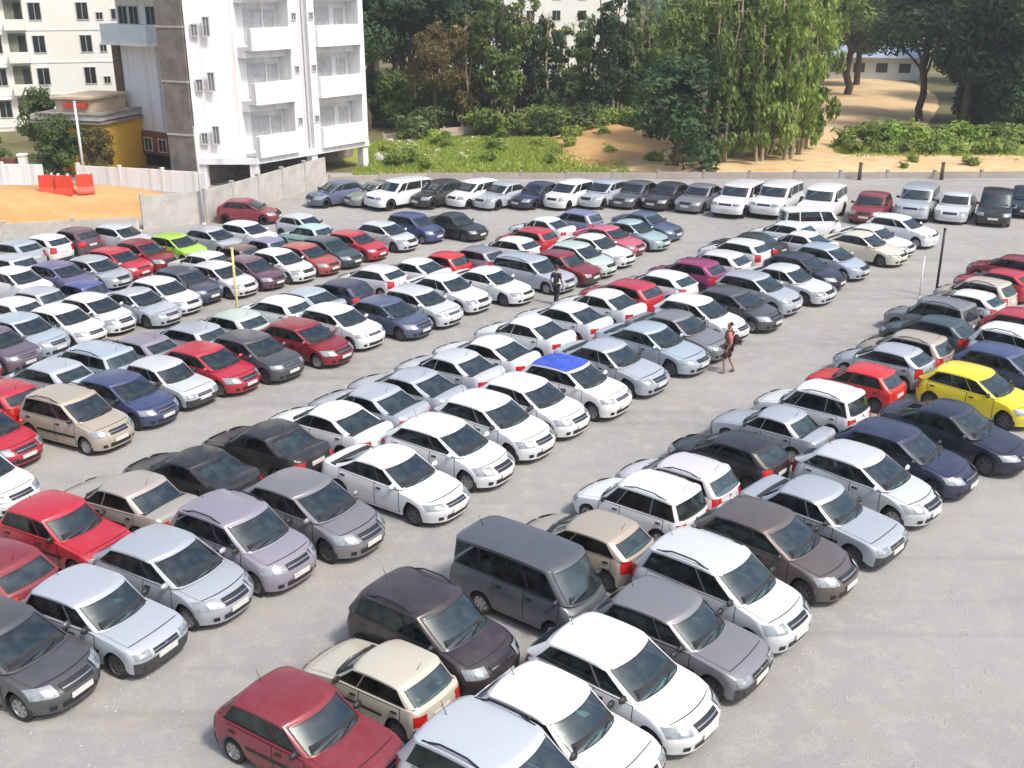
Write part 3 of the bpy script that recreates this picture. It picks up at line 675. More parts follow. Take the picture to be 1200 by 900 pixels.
for i, (row, typ, colr, fb, x, y, hd) in enumerate(CARS):
    if typ == 'hatch' and (colr in BANDED or i % 3 == 0) and row != 'R2': typ = 'hatchb' if i % 2 else 'hatchc'
    if typ == 'hatch' and colr == 'silver white': typ = 'hatchb'
    if typ == 'sedan' and (i % 2 or row == 'F'): typ = 'sedanb'
    sc = RSCALE.get('R1B' if (row, fb) == ('R1', 'B') else row, 1.0)
    if row == 'F': k = min(1, max(0, x/28)); y -= 3.0*k; x -= 1.3*k; sc = 1.06+.06*k; hd -= 12
    jit = random.uniform(-1.6, 1.6)
    root = empty(KIND[typ].lower().replace(' ', '_').replace('estate_car', 'estate_car'), (x, y, 0), radians(hd+jit)); root.scale = (sc*random.uniform(.975,1.025), sc*random.uniform(.985,1.015), sc*random.uniform(.97,1.05))
    tag(root, LAB[i], {'suv':'SUV','van':'van'}.get(typ, 'car'), {'R':'cars parked in the right block','C':'cars parked in the middle block','L':'cars parked in the left block','F':'cars parked along the back wall','X':'cars parked sideways'}[row[0]])
    lvl = 2 if y < 44 else (1 if y < 58 else 0)
    c = list(PC[colr]); k = random.uniform(.93, 1.05); c = [min(1, q*k) for q in c[:3]]+[c[3]]
    made = {}
    for n, (name, me, need, par, loc, rot) in enumerate(PARTS[typ]):
        if need > lvl or (name == 'rim' and y > 62): continue
        key = (typ, n)
        if key not in PROTO:
            o = bpy.data.objects.new(name, me); PROTO[key] = o
        else: o = PROTO[key].copy()
        COL.objects.link(o); o.parent = root if par is None else made[par]; o.location = loc; o.rotation_euler = rot; o.color = c
        made[n] = o
        if name == 'rim' and i % 3 == 1:
            o.material_slots[0].link = 'OBJECT'; o.material_slots[0].material = M['rim_dark']
    if colr == 'white blue':
        s = Car(CT[typ]); mb = MB(); mb.grid([[s.roof(lerp(-.97,.95,q/14), b, .012) for b in (-.98,-.94,-.8,-.6,-.3,0,.3,.6,.8,.94,.98)] for q in range(15)]); o = mb.build('roof_wrap', M['tarp'], root, True)
        o['label'] = 'bright blue roof'

# ------------------------------------------------------------------ ground
def ground_mat(name, c1, c2, c3, s1=.12, s2=1.6, bump=.35, rough=.92, fine=60, stain=None):
    m = bpy.data.materials.new(name); m.use_nodes = True; nt = m.node_tree; b = nt.nodes['Principled BSDF']; L = nt.links.new
    tc = nt.nodes.new('ShaderNodeTexCoord')
    def nz(s, d=6, r=.6):
        n = nt.nodes.new('ShaderNodeTexNoise'); n.inputs['Scale'].default_value = s; n.inputs['Detail'].default_value = d; n.inputs['Roughness'].default_value = r; L(tc.outputs['Object'], n.inputs['Vector']); return n
    def ramp(n, p0, p1, a, bb):
        r = nt.nodes.new('ShaderNodeValToRGB'); r.color_ramp.elements[0].position = p0; r.color_ramp.elements[1].position = p1; r.color_ramp.elements[0].color = (*a,1); r.color_ramp.elements[1].color = (*bb,1); L(n.outputs[0], r.inputs[0]); return r
    r1 = ramp(nz(s1, 5), .35, .65, c1, c2); n2 = nz(s2, 8, .7); r2 = ramp(n2, .48, .72, (0,0,0), (1,1,1))
    mx = nt.nodes.new('ShaderNodeMix'); mx.data_type = 'RGBA'; L(r2.outputs[0], mx.inputs[0]); L(r1.outputs[0], mx.inputs[6]); mx.inputs[7].default_value = (*c3,1)
    n3 = nz(fine, 4, .8); r3 = ramp(n3, .3, .7, (.80,.80,.80), (1.16,1.16,1.16))
    m2 = nt.nodes.new('ShaderNodeMix'); m2.data_type = 'RGBA'; m2.blend_type = 'MULTIPLY'; m2.inputs[0].default_value = 1; L(mx.outputs[2], m2.inputs[6]); L(r3.outputs[0], m2.inputs[7])
    last = m2
    if stain:
        r4 = ramp(nz(.42, 8, .72), .54, .70, (0,0,0), (.75,.75,.75)); m3 = nt.nodes.new('ShaderNodeMix'); m3.data_type = 'RGBA'; L(r4.outputs[0], m3.inputs[0]); L(last.outputs[2], m3.inputs[6]); m3.inputs[7].default_value = (*stain,1); last = m3
    if stain:
        n5 = nz(.9, 9, .8); r5 = ramp(n5, .64, .74, (1,1,1), (.72,.71,.70)); m5 = nt.nodes.new('ShaderNodeMix'); m5.data_type = 'RGBA'; m5.blend_type = 'MULTIPLY'; m5.inputs[0].default_value = 1; L(last.outputs[2], m5.inputs[6]); L(r5.outputs[0], m5.inputs[7])
        mp = nt.nodes.new('ShaderNodeMapping'); mp.inputs['Rotation'].default_value = (0,0,radians(-50)); mp.inputs['Scale'].default_value = (.05,1.1,1); L(tc.outputs['Object'], mp.inputs[0]); n6 = nt.nodes.new('ShaderNodeTexNoise'); n6.inputs['Scale'].default_value = 1; n6.inputs['Detail'].default_value = 4; L(mp.outputs[0], n6.inputs['Vector'])
        r6 = ramp(n6, .55, .68, (1,1,1), (.88,.88,.87)); m6 = nt.nodes.new('ShaderNodeMix'); m6.data_type = 'RGBA'; m6.blend_type = 'MULTIPLY'; m6.inputs[0].default_value = 1; L(m5.outputs[2], m6.inputs[6]); L(r6.outputs[0], m6.inputs[7]); last = m6
    L(last.outputs[2], b.inputs['Base Color']); b.inputs['Roughness'].default_value = rough; b.inputs['Specular IOR Level'].default_value = .25
    bp = nt.nodes.new('ShaderNodeBump'); bp.inputs['Strength'].default_value = bump; bp.inputs['Distance'].default_value = .04; L(n3.outputs[0], bp.inputs['Height']); L(bp.outputs[0], b.inputs['Normal'])
    return m
M['lot'] = ground_mat('lot_dusty_concrete', (.285,.281,.273), (.355,.348,.335), (.395,.38,.35), stain=(.365,.33,.245), bump=.5, fine=22)
M['soil'] = ground_mat('forest_floor', (.10,.11,.045), (.20,.18,.08), (.24,.18,.10), s1=.08)
M['orange'] = ground_mat('orange_earth', (.50,.27,.10), (.56,.36,.16), (.46,.38,.20), s1=.25, s2=.9)
M['cream_earth'] = ground_mat('pale_dry_earth', (.56,.40,.20), (.64,.50,.30), (.50,.29,.13), s1=.18, s2=.8)
M['grass_g'] = ground_mat('grass_ground', (.15,.24,.04), (.30,.33,.07), (.42,.36,.13), s1=.2, s2=.7)
def sheet(name, x0, x1, y0, y1, z, m, n=1, amp=0):
    mb = MB(); mb.grid([[(lerp(x0,x1,j/n), lerp(y0,y1,i/n), z+amp*noise.noise((lerp(x0,x1,j/n)*.2, lerp(y0,y1,i/n)*.2, 1))) for j in range(n+1)] for i in range(n+1)])
    return tag(mb.build(name, m, None, True), kind='structure')
sheet('ground', -420, 420, -60, 700, -.03, M['soil'])
sheet('parking_lot', -60, 90, -8, 81.5, 0, M['lot'], 60, .0)
def mound(name, cx, cy, rx, ry, h, m, rz=0, n=44, seed=0, label=None):
    mb = MB(); rows = []; ca, sa = cos(rz), sin(rz)
    for i in range(n+1):
        r = []
        for j in range(n+1):
            u, v = 2*j/n-1, 2*i/n-1; d = u*u+v*v; x, y = u*rx, v*ry
            X, Y = cx+x*ca-y*sa, cy+x*sa+y*ca
            nn = noise.fractal((X*.16+seed, Y*.16, seed), 1, 2, 4)
            z = h*max(0, 1-d)**.8+nn*.22*h*max(0, 1.2-d)-.06-.25*max(0, d-.85)+.06*noise.noise((X*.9, Y*.9, seed))
            r.append((X, Y, z))
        rows.append(r)
    mb.grid(rows); return tag(mb.build(name, m, None, True), kind='structure')
mound('earth_bank', -31.5, 67.6, 10.5, 7.0, 1.3, M['orange'], .12, seed=3)
mound('grass_verge', -2.5, 92, 13, 9.5, .5, M['grass_g'], 0, seed=5)
mound('earth_mound', 9.8, 100, 6.5, 17, 1.0, M['orange'], -.28, seed=9)
mound('dirt_path', 34, 124, 13, 50, .7, M['cream_earth'], -.42, seed=12, n=60)
mound('dirt_verge', 34, 86, 32, 6.5, .45, M['cream_earth'], 0, seed=15, n=60)
mound('grass_bank', 41, 92.5, 16, 5.5, .8, M['grass_g'], 0, seed=18)

# ------------------------------------------------------------------ walls and buildings
M['conc'] = mat('grey_concrete', (.45,.435,.40), rough=.9, var=.22, scale=.9, bump=.25, bscale=18)
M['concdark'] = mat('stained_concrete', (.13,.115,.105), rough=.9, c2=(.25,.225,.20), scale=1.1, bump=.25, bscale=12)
M['white'] = mat('white_render', (.78,.78,.79), rough=.85, var=.05, scale=.5, bump=.08, bscale=20)
def streak(m):
    nt = m.node_tree; b = nt.nodes['Principled BSDF']; src = b.inputs['Base Color'].links[0].from_socket; L = nt.links.new
    tc = nt.nodes.new('ShaderNodeTexCoord'); mp = nt.nodes.new('ShaderNodeMapping'); mp.inputs['Scale'].default_value = (2.2,2.2,.10); L(tc.outputs['Object'], mp.inputs[0]); nz = nt.nodes.new('ShaderNodeTexNoise'); nz.inputs['Scale'].default_value = 1; nz.inputs['Detail'].default_value = 6; L(mp.outputs[0], nz.inputs['Vector'])
    rp = nt.nodes.new('ShaderNodeValToRGB'); rp.color_ramp.elements[0].position = .5; rp.color_ramp.elements[1].position = .78; rp.color_ramp.elements[0].color = (1,1,1,1); rp.color_ramp.elements[1].color = (.74,.72,.68,1); L(nz.outputs[0], rp.inputs[0])
    mx = nt.nodes.new('ShaderNodeMix'); mx.data_type = 'RGBA'; mx.blend_type = 'MULTIPLY'; mx.inputs[0].default_value = 1; L(src, mx.inputs[6]); L(rp.outputs[0], mx.inputs[7]); L(mx.outputs[2], b.inputs['Base Color'])
streak(M['white'])
M['cream'] = mat('cream_render', (.76,.75,.66), rough=.85, c2=(.82,.82,.80), scale=.25)
M['paleblue'] = mat('pale_blue_render', (.60,.66,.69), rough=.85, var=.07, scale=.6)
M['shade'] = mat('recess_grey', (.62,.62,.64), rough=.9, var=.06, scale=.7)
M['dark'] = mat('window_dark_glass', (.025,.03,.033), rough=.12, var=.4, scale=.8)
M['frame'] = mat('window_frame', (.55,.55,.55), rough=.5, var=.1)
M['redbrown'] = mat('red_brown_paint', (.20,.065,.04), rough=.8, var=.3, scale=1.2)
M['brown'] = mat('brown_render', (.13,.09,.07), rough=.85, var=.3, scale=1)
M['yellow'] = mat('yellow_render', (.80,.48,.04), rough=.85, c2=(.68,.40,.05), scale=.8, bump=.1)
M['roofgrey'] = mat('roof_slab_grey', (.27,.245,.22), rough=.85, var=.3, scale=1)
M['red'] = mat('red_plastic', (.62,.06,.03), rough=.45, var=.15, scale=4)
M['metalsheet'] = mat('blue_sheet_metal', (.36,.43,.52), rough=.45, metallic=.3, var=.15, scale=.6)
M['post'] = mat('black_post_paint', (.02,.02,.022), rough=.5, var=.3)
M['wpost'] = mat('white_post_paint', (.70,.70,.68), rough=.5, var=.12, scale=3)
M['ypost'] = mat('yellow_post_paint', (.62,.53,.22), rough=.6, var=.2, scale=3)
M['brownpost'] = mat('weathered_post', (.10,.085,.06), rough=.9, var=.3, scale=4)

def panel_wall(name, label, pts, h, step=2.4, m=None, group=None, thick=.14, postm=None):
    """concrete wall of separate panels between posts, along the polyline pts"""
    root = empty(name, (pts[0][0], pts[0][1], 0)); tag(root, label, 'wall', group); ox, oy = pts[0]
    for (x0, y0), (x1, y1) in zip(pts, pts[1:]):
        l = math.hypot(x1-x0, y1-y0); n = max(1, round(l/step)); a = math.atan2(y1-y0, x1-x0); me = None; mp = None; w = l/n
        for k in range(n):
            t = (k+.5)/n; X, Y = lerp(x0,x1,t)-ox, lerp(y0,y1,t)-oy
            if me is None:
                mb = MB(); mb.box((0,0,h/2-.02), (w-.14, thick, h-.04)); me = mb.mesh('panel'); me.materials.append(m)
                mb = MB(); mb.box((0,0,h/2+.03), (.17, thick+.08, h+.06)); mb.box((0,0,h+.085), (.22, thick+.13, .05)); mp = mb.mesh('post'); mp.materials.append(postm or m)
            o = link('panel', me, root); o.location = (X, Y, random.uniform(-.02,.015)); o.rotation_euler = (random.uniform(-.008,.008), 0, a)
            t = k/n; o = link('post', mp, root); o.location = (lerp(x0,x1,t)-ox, lerp(y0,y1,t)-oy, 0); o.rotation_euler = (0,0,a)
    return root
panel_wall('boundary_wall', 'tall grey concrete wall behind the maroon hatchback below the white apartment block', [(-21.3,61.6),(-18.2,63.4),(-13.2,76.6)], 1.95, 3.1, M['conc'])
panel_wall('boundary_wall', 'low pale concrete wall between the orange earth bank and the left cars', [(-34,58.4),(-28.5,59.6),(-21.5,61.5)], .8, 3.0, M['conc'])
panel_wall('boundary_wall', 'low grey wall running behind the far back row of cars', [(-13.0,76.9),(-6,78.6),(24,79.0),(62,79.5)], .5, 3.4, mat('dusty_low_wall', (.30,.27,.25), rough=.9, c2=(.42,.37,.33), scale=1.2, bump=.3, bscale=12))
panel_wall('boundary_wall', 'white boundary wall in front of the yellow house', [(-42,76.8),(-32.9,76.0)], 1.5, 3, M['white'])
panel_wall('boundary_wall', 'white boundary wall below the brown base of the white wing', [(-30.4,75.8),(-20.6,72.8)], 1.5, 3, M['white'])
mbw = panel_wall('retaining_wall', 'weathered low masonry wall on the grass verge beside the white apartment block', [(-11.5,97.5),(-8,101),(-3,104)], .8, 2.2, mat('pinkish_masonry', (.38,.29,.24), rough=.9, c2=(.55,.48,.42), scale=1.4, bump=.4, bscale=9))

class Face:
    """builds boxes on a facade: s along it in metres, z up, d outward from the facade line"""
    def __init__(s, p, q):
        s.p = Vector((p[0], p[1], 0)); d = Vector((q[0]-p[0], q[1]-p[1], 0)); s.len = d.length; s.u = d.normalized(); s.n = Vector((s.u.y, -s.u.x, 0)); s.a = math.atan2(s.u.y, s.u.x)
    def box(s, mb, s0, s1, z0, z1, d0, d1):
        c = s.p+s.u*((s0+s1)/2)+s.n*((d0+d1)/2); mb.box((c.x, c.y, (z0+z1)/2), (s1-s0, d1-d0, z1-z0), s.a)
    def part(s, name, m, root, s0, s1, z0, z1, d0, d1):
        mb = MB(); s.box(mb, s0, s1, z0, z1, d0, d1); return mb.build(name, m, root)
M['greypane'] = mat('grey_pane', (.16,.17,.19), rough=.2, var=.3, scale=2)
M['curtain'] = mat('curtained_glass', (.50,.50,.52), rough=.3, var=.2, scale=2)
def window(F, root, s, z, w, h, d=0.0, m=None):
    """a framed pane set proud of dark reveal"""
    mb = MB(); t = .07
    F.box(mb, s-w/2-t, s+w/2+t, z-t, z, d-.05, d+.07); F.box(mb, s-w/2-t, s+w/2+t, z+h, z+h+t, d-.05, d+.09); F.box(mb, s-w/2-t, s-w/2, z, z+h, d-.05, d+.06); F.box(mb, s+w/2, s+w/2+t, z, z+h, d-.05, d+.06); F.box(mb, s-.02, s+.02, z, z+h, d-.05, d+.045)
    f = mb.build('window', M['frame'], root)
    F.part('pane', m or M['dark'], f, s-w/2, s+w/2, z, z+h, d-.04, d+.02); return f

# white apartment block on stilts
P1, P2, P3 = (-21.79, 75.28), (-17.76, 75.28), (-11.11, 84.6)
FL, FR = Face(P1, P2), Face(P2, P3)
blk = empty('apartment_block', (0,0,0)); tag(blk, 'white apartment block on stilts with balconies behind the grey wall', 'building')
TOP = 24.0; Z0 = 1.75; FH = 3.55
mb = MB()                                           # core behind the facades
c = [Vector((*P1,0)), Vector((*P2,0)), Vector((*P3,0))]; back = Vector((-.35,.94,0))*14
def inset(v, d): return v+d
core = [c[0]-FL.n*.02, c[1]-FL.n*.02-FR.n*1.25+FR.u*.05, c[2]-FR.n*1.25, c[2]+back, c[0]+back]
vs = [(v.x, v.y, z) for z in (Z0, TOP) for v in core]; n = 5
mb.add(vs, [(4,3,2,1,0),(5,6,7,8,9)]+[(k,(k+1)%n,(k+1)%n+n,k+n) for k in range(n)])
mb.build('wall', M['white'], blk)
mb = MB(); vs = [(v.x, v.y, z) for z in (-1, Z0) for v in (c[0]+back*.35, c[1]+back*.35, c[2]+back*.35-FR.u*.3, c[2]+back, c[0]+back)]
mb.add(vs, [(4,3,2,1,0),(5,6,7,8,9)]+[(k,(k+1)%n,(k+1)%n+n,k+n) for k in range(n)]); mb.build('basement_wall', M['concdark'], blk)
for F, ss in ((FL, (.25, FL.len-.2)), (FR, (FR.len*.5, FR.len-.3))):
    for s_ in ss: F.part('column', M['white'], blk, s_-.28, s_+.28, -1, Z0-.003, -.65, -.08)
FL.part('beam', M['white'], blk, -.05, FL.len, Z0-.16, Z0+.25, -.3, .05); FR.part('beam', M['white'], blk, .0, FR.len, Z0-.16, Z0+.25, -.3, .06)
RL = FR.len; bal = ((.02*RL, .345*RL), (.56*RL, .955*RL)); piers = ((.345*RL, .42*RL), (.50*RL, .56*RL), (.955*RL, RL))
for a, b in piers: FR.part('pier', M['white'], blk, a, b, Z0+.26, TOP, -1.3, 0)
FR.part('service_shaft', M['shade'], blk, .42*RL, .50*RL, Z0+.26, TOP, -1.3, -.35)
for k in range(6):
    z = Z0+.26+k*FH
    for a, b in bal:
        FR.part('balcony_parapet', M['white'], blk, a-.04, b+.04, z, z+1.45, -.12, .32)
        FR.part('balcony_slab', M['white'], blk, a+.002, b-.002, z+.002, z+.22, -1.3, -.125)
        FR.part('lintel', M['white'], blk, a+.002, b-.002, z+FH-.5, z+FH-.003, -1.28, -.5)
        mid = lerp(a, b, .42); window(FR, blk, mid, z+.5, 1.5, 2.1, -1.25, m=M['curtain']); window(FR, blk, lerp(a,b,.82), z+1.3, .8, 1.2, -1.25, m=M['curtain'])
    for s_ in (.385*RL, .53*RL): window(FR, blk, s_, z+1.9, .34, .42, .0, m=M['greypane'])
    for s_, h in ((FL.len*.16, .7), (FL.len*.36, 1.15)): window(FL, blk, s_, z+1.0, .36, h, .0, m=M['greypane'])
# drain pipes
for s_ in (.44*RL, .48*RL):
    p = FR.p+FR.u*s_-FR.n*.25; mb = MB(); mb.tube([(p.x,p.y,Z0),(p.x,p.y,TOP)], .07, 8); mb.build('drain_pipe', M['frame'], blk)
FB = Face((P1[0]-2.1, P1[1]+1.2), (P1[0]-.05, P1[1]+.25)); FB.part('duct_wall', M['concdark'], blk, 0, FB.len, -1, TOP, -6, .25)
for k in range(6): FB.part('duct_band', M['conc'], blk, -.03, FB.len+.03, 3.5+k*FH, 3.62+k*FH, -.3, .29)
# white wing with pale blue balconies
W1, W2 = (-30.3, 87.0), (-25.6, 83.4); FW = Face(W1, W2)
wing = empty('apartment_block', (0,0,0)); tag(wing, 'white building wing with pale blue balconies left of the brown strip', 'building')
FW.part('wall', M['white'], wing, 0, FW.len, 2.6, 24, -9, 0); FW.part('wall', M['redbrown'], wing, .6, FW.len+.7, .9, 2.55, -8.9, .35); FW.part('wall', M['brown'], wing, -.9, -.02, -.5, 9.5, -8, .2)
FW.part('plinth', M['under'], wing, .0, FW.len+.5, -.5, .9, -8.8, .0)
for k in range(5):
    z = 9.2+k*3.4
    FW.part('balcony_parapet', M['paleblue'], wing, -.4, FW.len-.5, z, z+1.3, .0, 1.3); FW.part('balcony_slab', M['white'], wing, -.45, FW.len-.45, z-.2, z-.003, 0, 1.4)
    for s_ in (.9, 2.3, 4.4): window(FW, wing, s_, z+.15+.9, 1.1, 1.5, .0)
FW.part('downpipe', M['frame'], wing, FW.len-1.3, FW.len-1.15, 2.6, 9, .01, .15); 
for s_ in (1.2, 2.8, 4.6): window(FW, wing, s_, 1.2, .9, .9, .36)
# cream block, far left
C1_, C2_ = (-64, 101), (-36.6, 109.6); FC = Face(C1_, C2_)
cb = empty('apartment_block', (0,0,0)); tag(cb, 'cream apartment block with rows of small dark windows at the far left', 'building')
FC.part('wall', M['cream'], cb, 0, FC.len, -.5, 27, -12, 0)
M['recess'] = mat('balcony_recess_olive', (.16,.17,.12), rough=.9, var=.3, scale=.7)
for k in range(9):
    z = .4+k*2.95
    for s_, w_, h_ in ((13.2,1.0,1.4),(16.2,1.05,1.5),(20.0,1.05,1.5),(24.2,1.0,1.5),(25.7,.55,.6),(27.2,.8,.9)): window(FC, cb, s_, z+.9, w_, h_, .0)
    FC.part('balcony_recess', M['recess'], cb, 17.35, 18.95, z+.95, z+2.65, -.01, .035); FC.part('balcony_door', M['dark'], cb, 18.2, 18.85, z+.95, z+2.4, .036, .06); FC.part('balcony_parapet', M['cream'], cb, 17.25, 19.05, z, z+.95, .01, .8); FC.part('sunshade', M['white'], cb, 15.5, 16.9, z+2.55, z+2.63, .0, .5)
    FC.part('floor_band', M['white'], cb, 0, FC.len, z-.08, z+.05, .0, .05)
M['tanwall'] = mat('tan_weathered_wall', (.46,.36,.25), rough=.9, c2=(.62,.52,.38), scale=1.2)
# yellow house
Y1, Y2 = (-34.6, 82.3), (-29.4, 81.0); FY = Face(Y1, Y2)
yh = empty('yellow_house', (0,0,0)); tag(yh, 'small yellow house with grey roof slab and red roof band', 'house')
FY.part('wall', M['yellow'], yh, 2.0, FY.len, -.3, 4.2, -6, 0); FY.part('wall', M['yellow'], yh, 0, 2.0-.01, -.3, 3.4, -6, -.6)
FY.part('roof_slab', M['roofgrey'], yh, -.6, FY.len+.2, 4.203, 4.38, -6.2, .5); FY.part('parapet', M['conc'], yh, -.5, FY.len, 4.503, 4.95, -6, .45); FY.part('roof_slab', M['roofgrey'], yh, .0, FY.len+.1, 4.953, 5.1, -5, .5)
FY.part('upper_room', M['tanwall'], yh, 1.2, FY.len-1.2, 5.103, 6.2, -5, -.4); FY.part('roof_band', M['red'], yh, 2.0, 3.9, 5.5, 5.9, -.395, -.15); FY.part('roof', M['tanwall'], yh, 1.0, FY.len-1.0, 6.203, 6.4, -5.2, -.1)
window(FY, yh, 3.4, 2.6, .7, 1.1, .0); window(FY, yh, 4.4, 2.4, .8, 1.2, .0); window(FY, yh, .9, 1.8, .8, 1.1, -.6); FY.part('door', M['brown'], yh, 4.3-.45, 4.3+.45, -.3, 1.9, .0, .05)
yh.scale = (1,1,.86); yh.location.x = -.7
# gate left of the yellow house
gt = empty('metal_gate', (-36.2,77.3,0), .05); tag(gt, 'rust red gate between cream pillars at the far left', 'gate')
for x in (-1.35, 1.35):
    mb = MB(); mb.box((x,0,.95),(.5,.5,1.9)); mb.box((x,0,1.96),(.62,.62,.12)); mb.build('pillar', M['cream'], gt)
mb = MB(); mb.box((0,-.02,.95),(2.1,.06,1.5)); mb.build('leaf', M['redbrown'], gt); mb = MB()
for k in range(6): mb.box((-.9+.36*k,-.07,.95),(.06,.04,1.5))
mb.build('bars', M['brown'], gt)
# red barriers on the bank
mb = MB(); pr = [(-.32,0),(-.30,.12),(-.14,.35),(-.10,.95),(.10,.95),(.14,.35),(.30,.12),(.32,0)]; n = len(pr)
mb.add([(x,y,z) for x in (-.75,.75) for y,z in pr], [tuple(range(n-1,-1,-1)), tuple(range(n,2*n))]+[(k,(k+1)%n,(k+1)%n+n,k+n) for k in range(n)])
bme = mb.mesh('body'); bme.materials.append(M['red']); mb = MB(); mb.box((-.45,0,1.0),(.16,.16,.1)); mb.box((.45,0,1.0),(.16,.16,.1)); cme = mb.mesh('cap'); cme.materials.append(M['wpost'])
for k, (x, y, a, w) in enumerate(((-29.0,67.3,.15,'leftmost'),(-27.9,67.1,-.1,'middle'),(-26.8,67.6,.35,'rightmost'))):
    r = empty('plastic_barrier', (x,y,1.0), a); r.scale = (.68,1.1,1.25); tag(r, 'red plastic barrier on the orange earth bank, %s of the three' % w, 'barrier', 'red barriers on the earth bank'); link('body', bme, r); link('cap', cme, r)
# far shed and far white house beyond the trees
sh = empty('long_shed', (52,168,0), -.25); tag(sh, 'long low shed with pale blue sheet roof at the end of the dirt path', 'shed')
mb = MB(); mb.box((0,0,1.6),(17,6,3.2)); mb.build('wall', M['paleblue'], sh); mb = MB(); mb.add([(-9,-4,3.1),(9,-4,3.1),(9,0,4.6),(-9,0,4.6),(9,4,3.1),(-9,4,3.1),(-9,-4,3.2),(9,-4,3.2),(9,0,4.7),(-9,0,4.7),(9,4,3.2),(-9,4,3.2)], [(3,2,1,0),(5,4,2,3),(6,7,8,9),(9,8,10,11),(0,1,7,6),(4,5,11,10),(1,2,8,7),(2,4,10,8),(3,0,6,9),(5,3,9,11)]); mb.build('roof', M['metalsheet'], sh)
for k in range(5):
    mb = MB(); mb.box((-6.4+3.2*k,-3.02,1.7),(1.6,.08,1.3)); mb.build('window', M['dark'], sh)
FH1 = Face((-13,172),(20,174)); hh = empty('white_house', (0,0,0)); tag(hh, 'white building glimpsed above the trees at the top of the picture', 'building')
FH1.part('wall', M['white'], hh, 0, 13, 0, 15, -9, 0); FH1.part('wall', M['cream'], hh, 13.01, 31, 0, 16, -9, -2); FH1.part('roof_slab', M['redbrown'], hh, -.5, 13.2, 15.003, 15.5, -9.3, .6)
for k in range(4):
    for s_ in (2, 5, 8, 11): window(FH1, hh, s_, 2+k*3.3, 1.2, 1.5, 0)
    for s_ in (16, 20, 24): window(FH1, hh, s_, 2+k*3.0, 1.2, 1.4, -2)

# ------------------------------------------------------------------ posts
def post(name, label, cat, x, y, h, r, m, base=True, arm=None):
    root = empty(name, (x, y, 0)); tag(root, label, cat); mb = MB(); mb.tube([(0,0,0),(0,0,h*.5),(0,0,h)], [r*1.1, r, r*.9], 12); mb.build('pole', m, root, True)
    if base:
        mb = MB(); mb.tube([(0,0,0),(0,0,.06)], r*2.4, 12); mb.tube([(0,0,.06),(0,0,.14)], r*1.6, 12); mb.build('base', m, root)
    mb = MB(); mb.tube([(0,0,h),(0,0,h+.05),(0,0,h+.08)], [r*1.3, r*1.2, r*.3], 12); mb.build('cap', m, root); return root
post('marker_pole', 'thin black pole in the wide aisle between middle and right blocks', 'pole', 19.3, 47.3, 3.1, .055, M['post'])
post('marker_pole', 'thin white pole standing beside the black pole in the aisle', 'pole', 18.4, 46.9, 1.9, .035, M['wpost'])
post('marker_pole', 'thin yellow pole standing among the cars of left block', 'pole', -11.45, 43.1, 3.2, .055, M['ypost'])
post('utility_pole', 'slim pale pole in front of the yellow house', 'pole', -30.6, 77.3, 5.6, .09, M['wpost'])
post('utility_pole', 'thin grey pole on the corner of the tall grey wall', 'pole', -18.25, 63.0, 5.6, .07, M['frame'])
post('wall_post', 'short dark post behind the maroon hatchback in far back row', 'post', 25.2, 78.3, 1.2, .13, M['brownpost'], False)
post('wall_post', 'short dark post behind the silver white sedan in far back row', 'post', 31.2, 78.4, 1.2, .13, M['brownpost'], False)

# ------------------------------------------------------------------ vegetation
def leaf_mat(name, c, c2):
    m = bpy.data.materials.new(name); m.use_nodes = True; nt = m.node_tree; b = nt.nodes['Principled BSDF']; L = nt.links.new
    g = nt.nodes.new('ShaderNodeNewGeometry'); rp = nt.nodes.new('ShaderNodeValToRGB'); rp.color_ramp.elements[0].color = (*c,1); rp.color_ramp.elements[1].color = (*c2,1)
    L(g.outputs['Random Per Island'], rp.inputs[0]); oi = nt.nodes.new('ShaderNodeObjectInfo'); hs = nt.nodes.new('ShaderNodeHueSaturation'); mr = nt.nodes.new('ShaderNodeMapRange'); L(oi.outputs['Random'], mr.inputs[0]); mr.inputs[3].default_value = .75; mr.inputs[4].default_value = 1.25
    L(mr.outputs[0], hs.inputs['Value']); L(rp.outputs[0], hs.inputs['Color']); L(hs.outputs[0], b.inputs['Base Color']); b.inputs['Roughness'].default_value = .55; b.inputs['Specular IOR Level'].default_value = .3
    tr = nt.nodes.new('ShaderNodeBsdfTranslucent'); L(hs.outputs[0], tr.inputs[0]); ms = nt.nodes.new('ShaderNodeMixShader'); ms.inputs[0].default_value = .35
    L(b.outputs[0], ms.inputs[1]); L(tr.outputs[0], ms.inputs[2]); L(ms.outputs[0], nt.nodes['Material Output'].inputs[0]); return m
M['leaf_dark'] = leaf_mat('leaf_dark', (.075,.125,.045), (.16,.22,.07))
M['leaf_deep'] = leaf_mat('leaf_deep', (.035,.07,.032), (.075,.12,.045))
M['leaf_mid'] = leaf_mat('leaf_mid', (.12,.19,.04), (.25,.32,.08))
M['leaf_bright'] = leaf_mat('leaf_bright', (.15,.25,.035), (.32,.40,.09))
M['leaf_olive'] = leaf_mat('leaf_olive', (.10,.10,.03), (.24,.19,.06))
M['leaf_yellow'] = leaf_mat('leaf_yellow', (.20,.30,.05), (.42,.46,.10))
M['bark'] = mat('bark_brown', (.10,.075,.05), rough=.9, var=.35, scale=3, bump=.5, bscale=12)
M['bark_pale'] = mat('bark_pale', (.42,.36,.22), rough=.85, c2=(.20,.16,.10), scale=2.2, bump=.4, bscale=10)
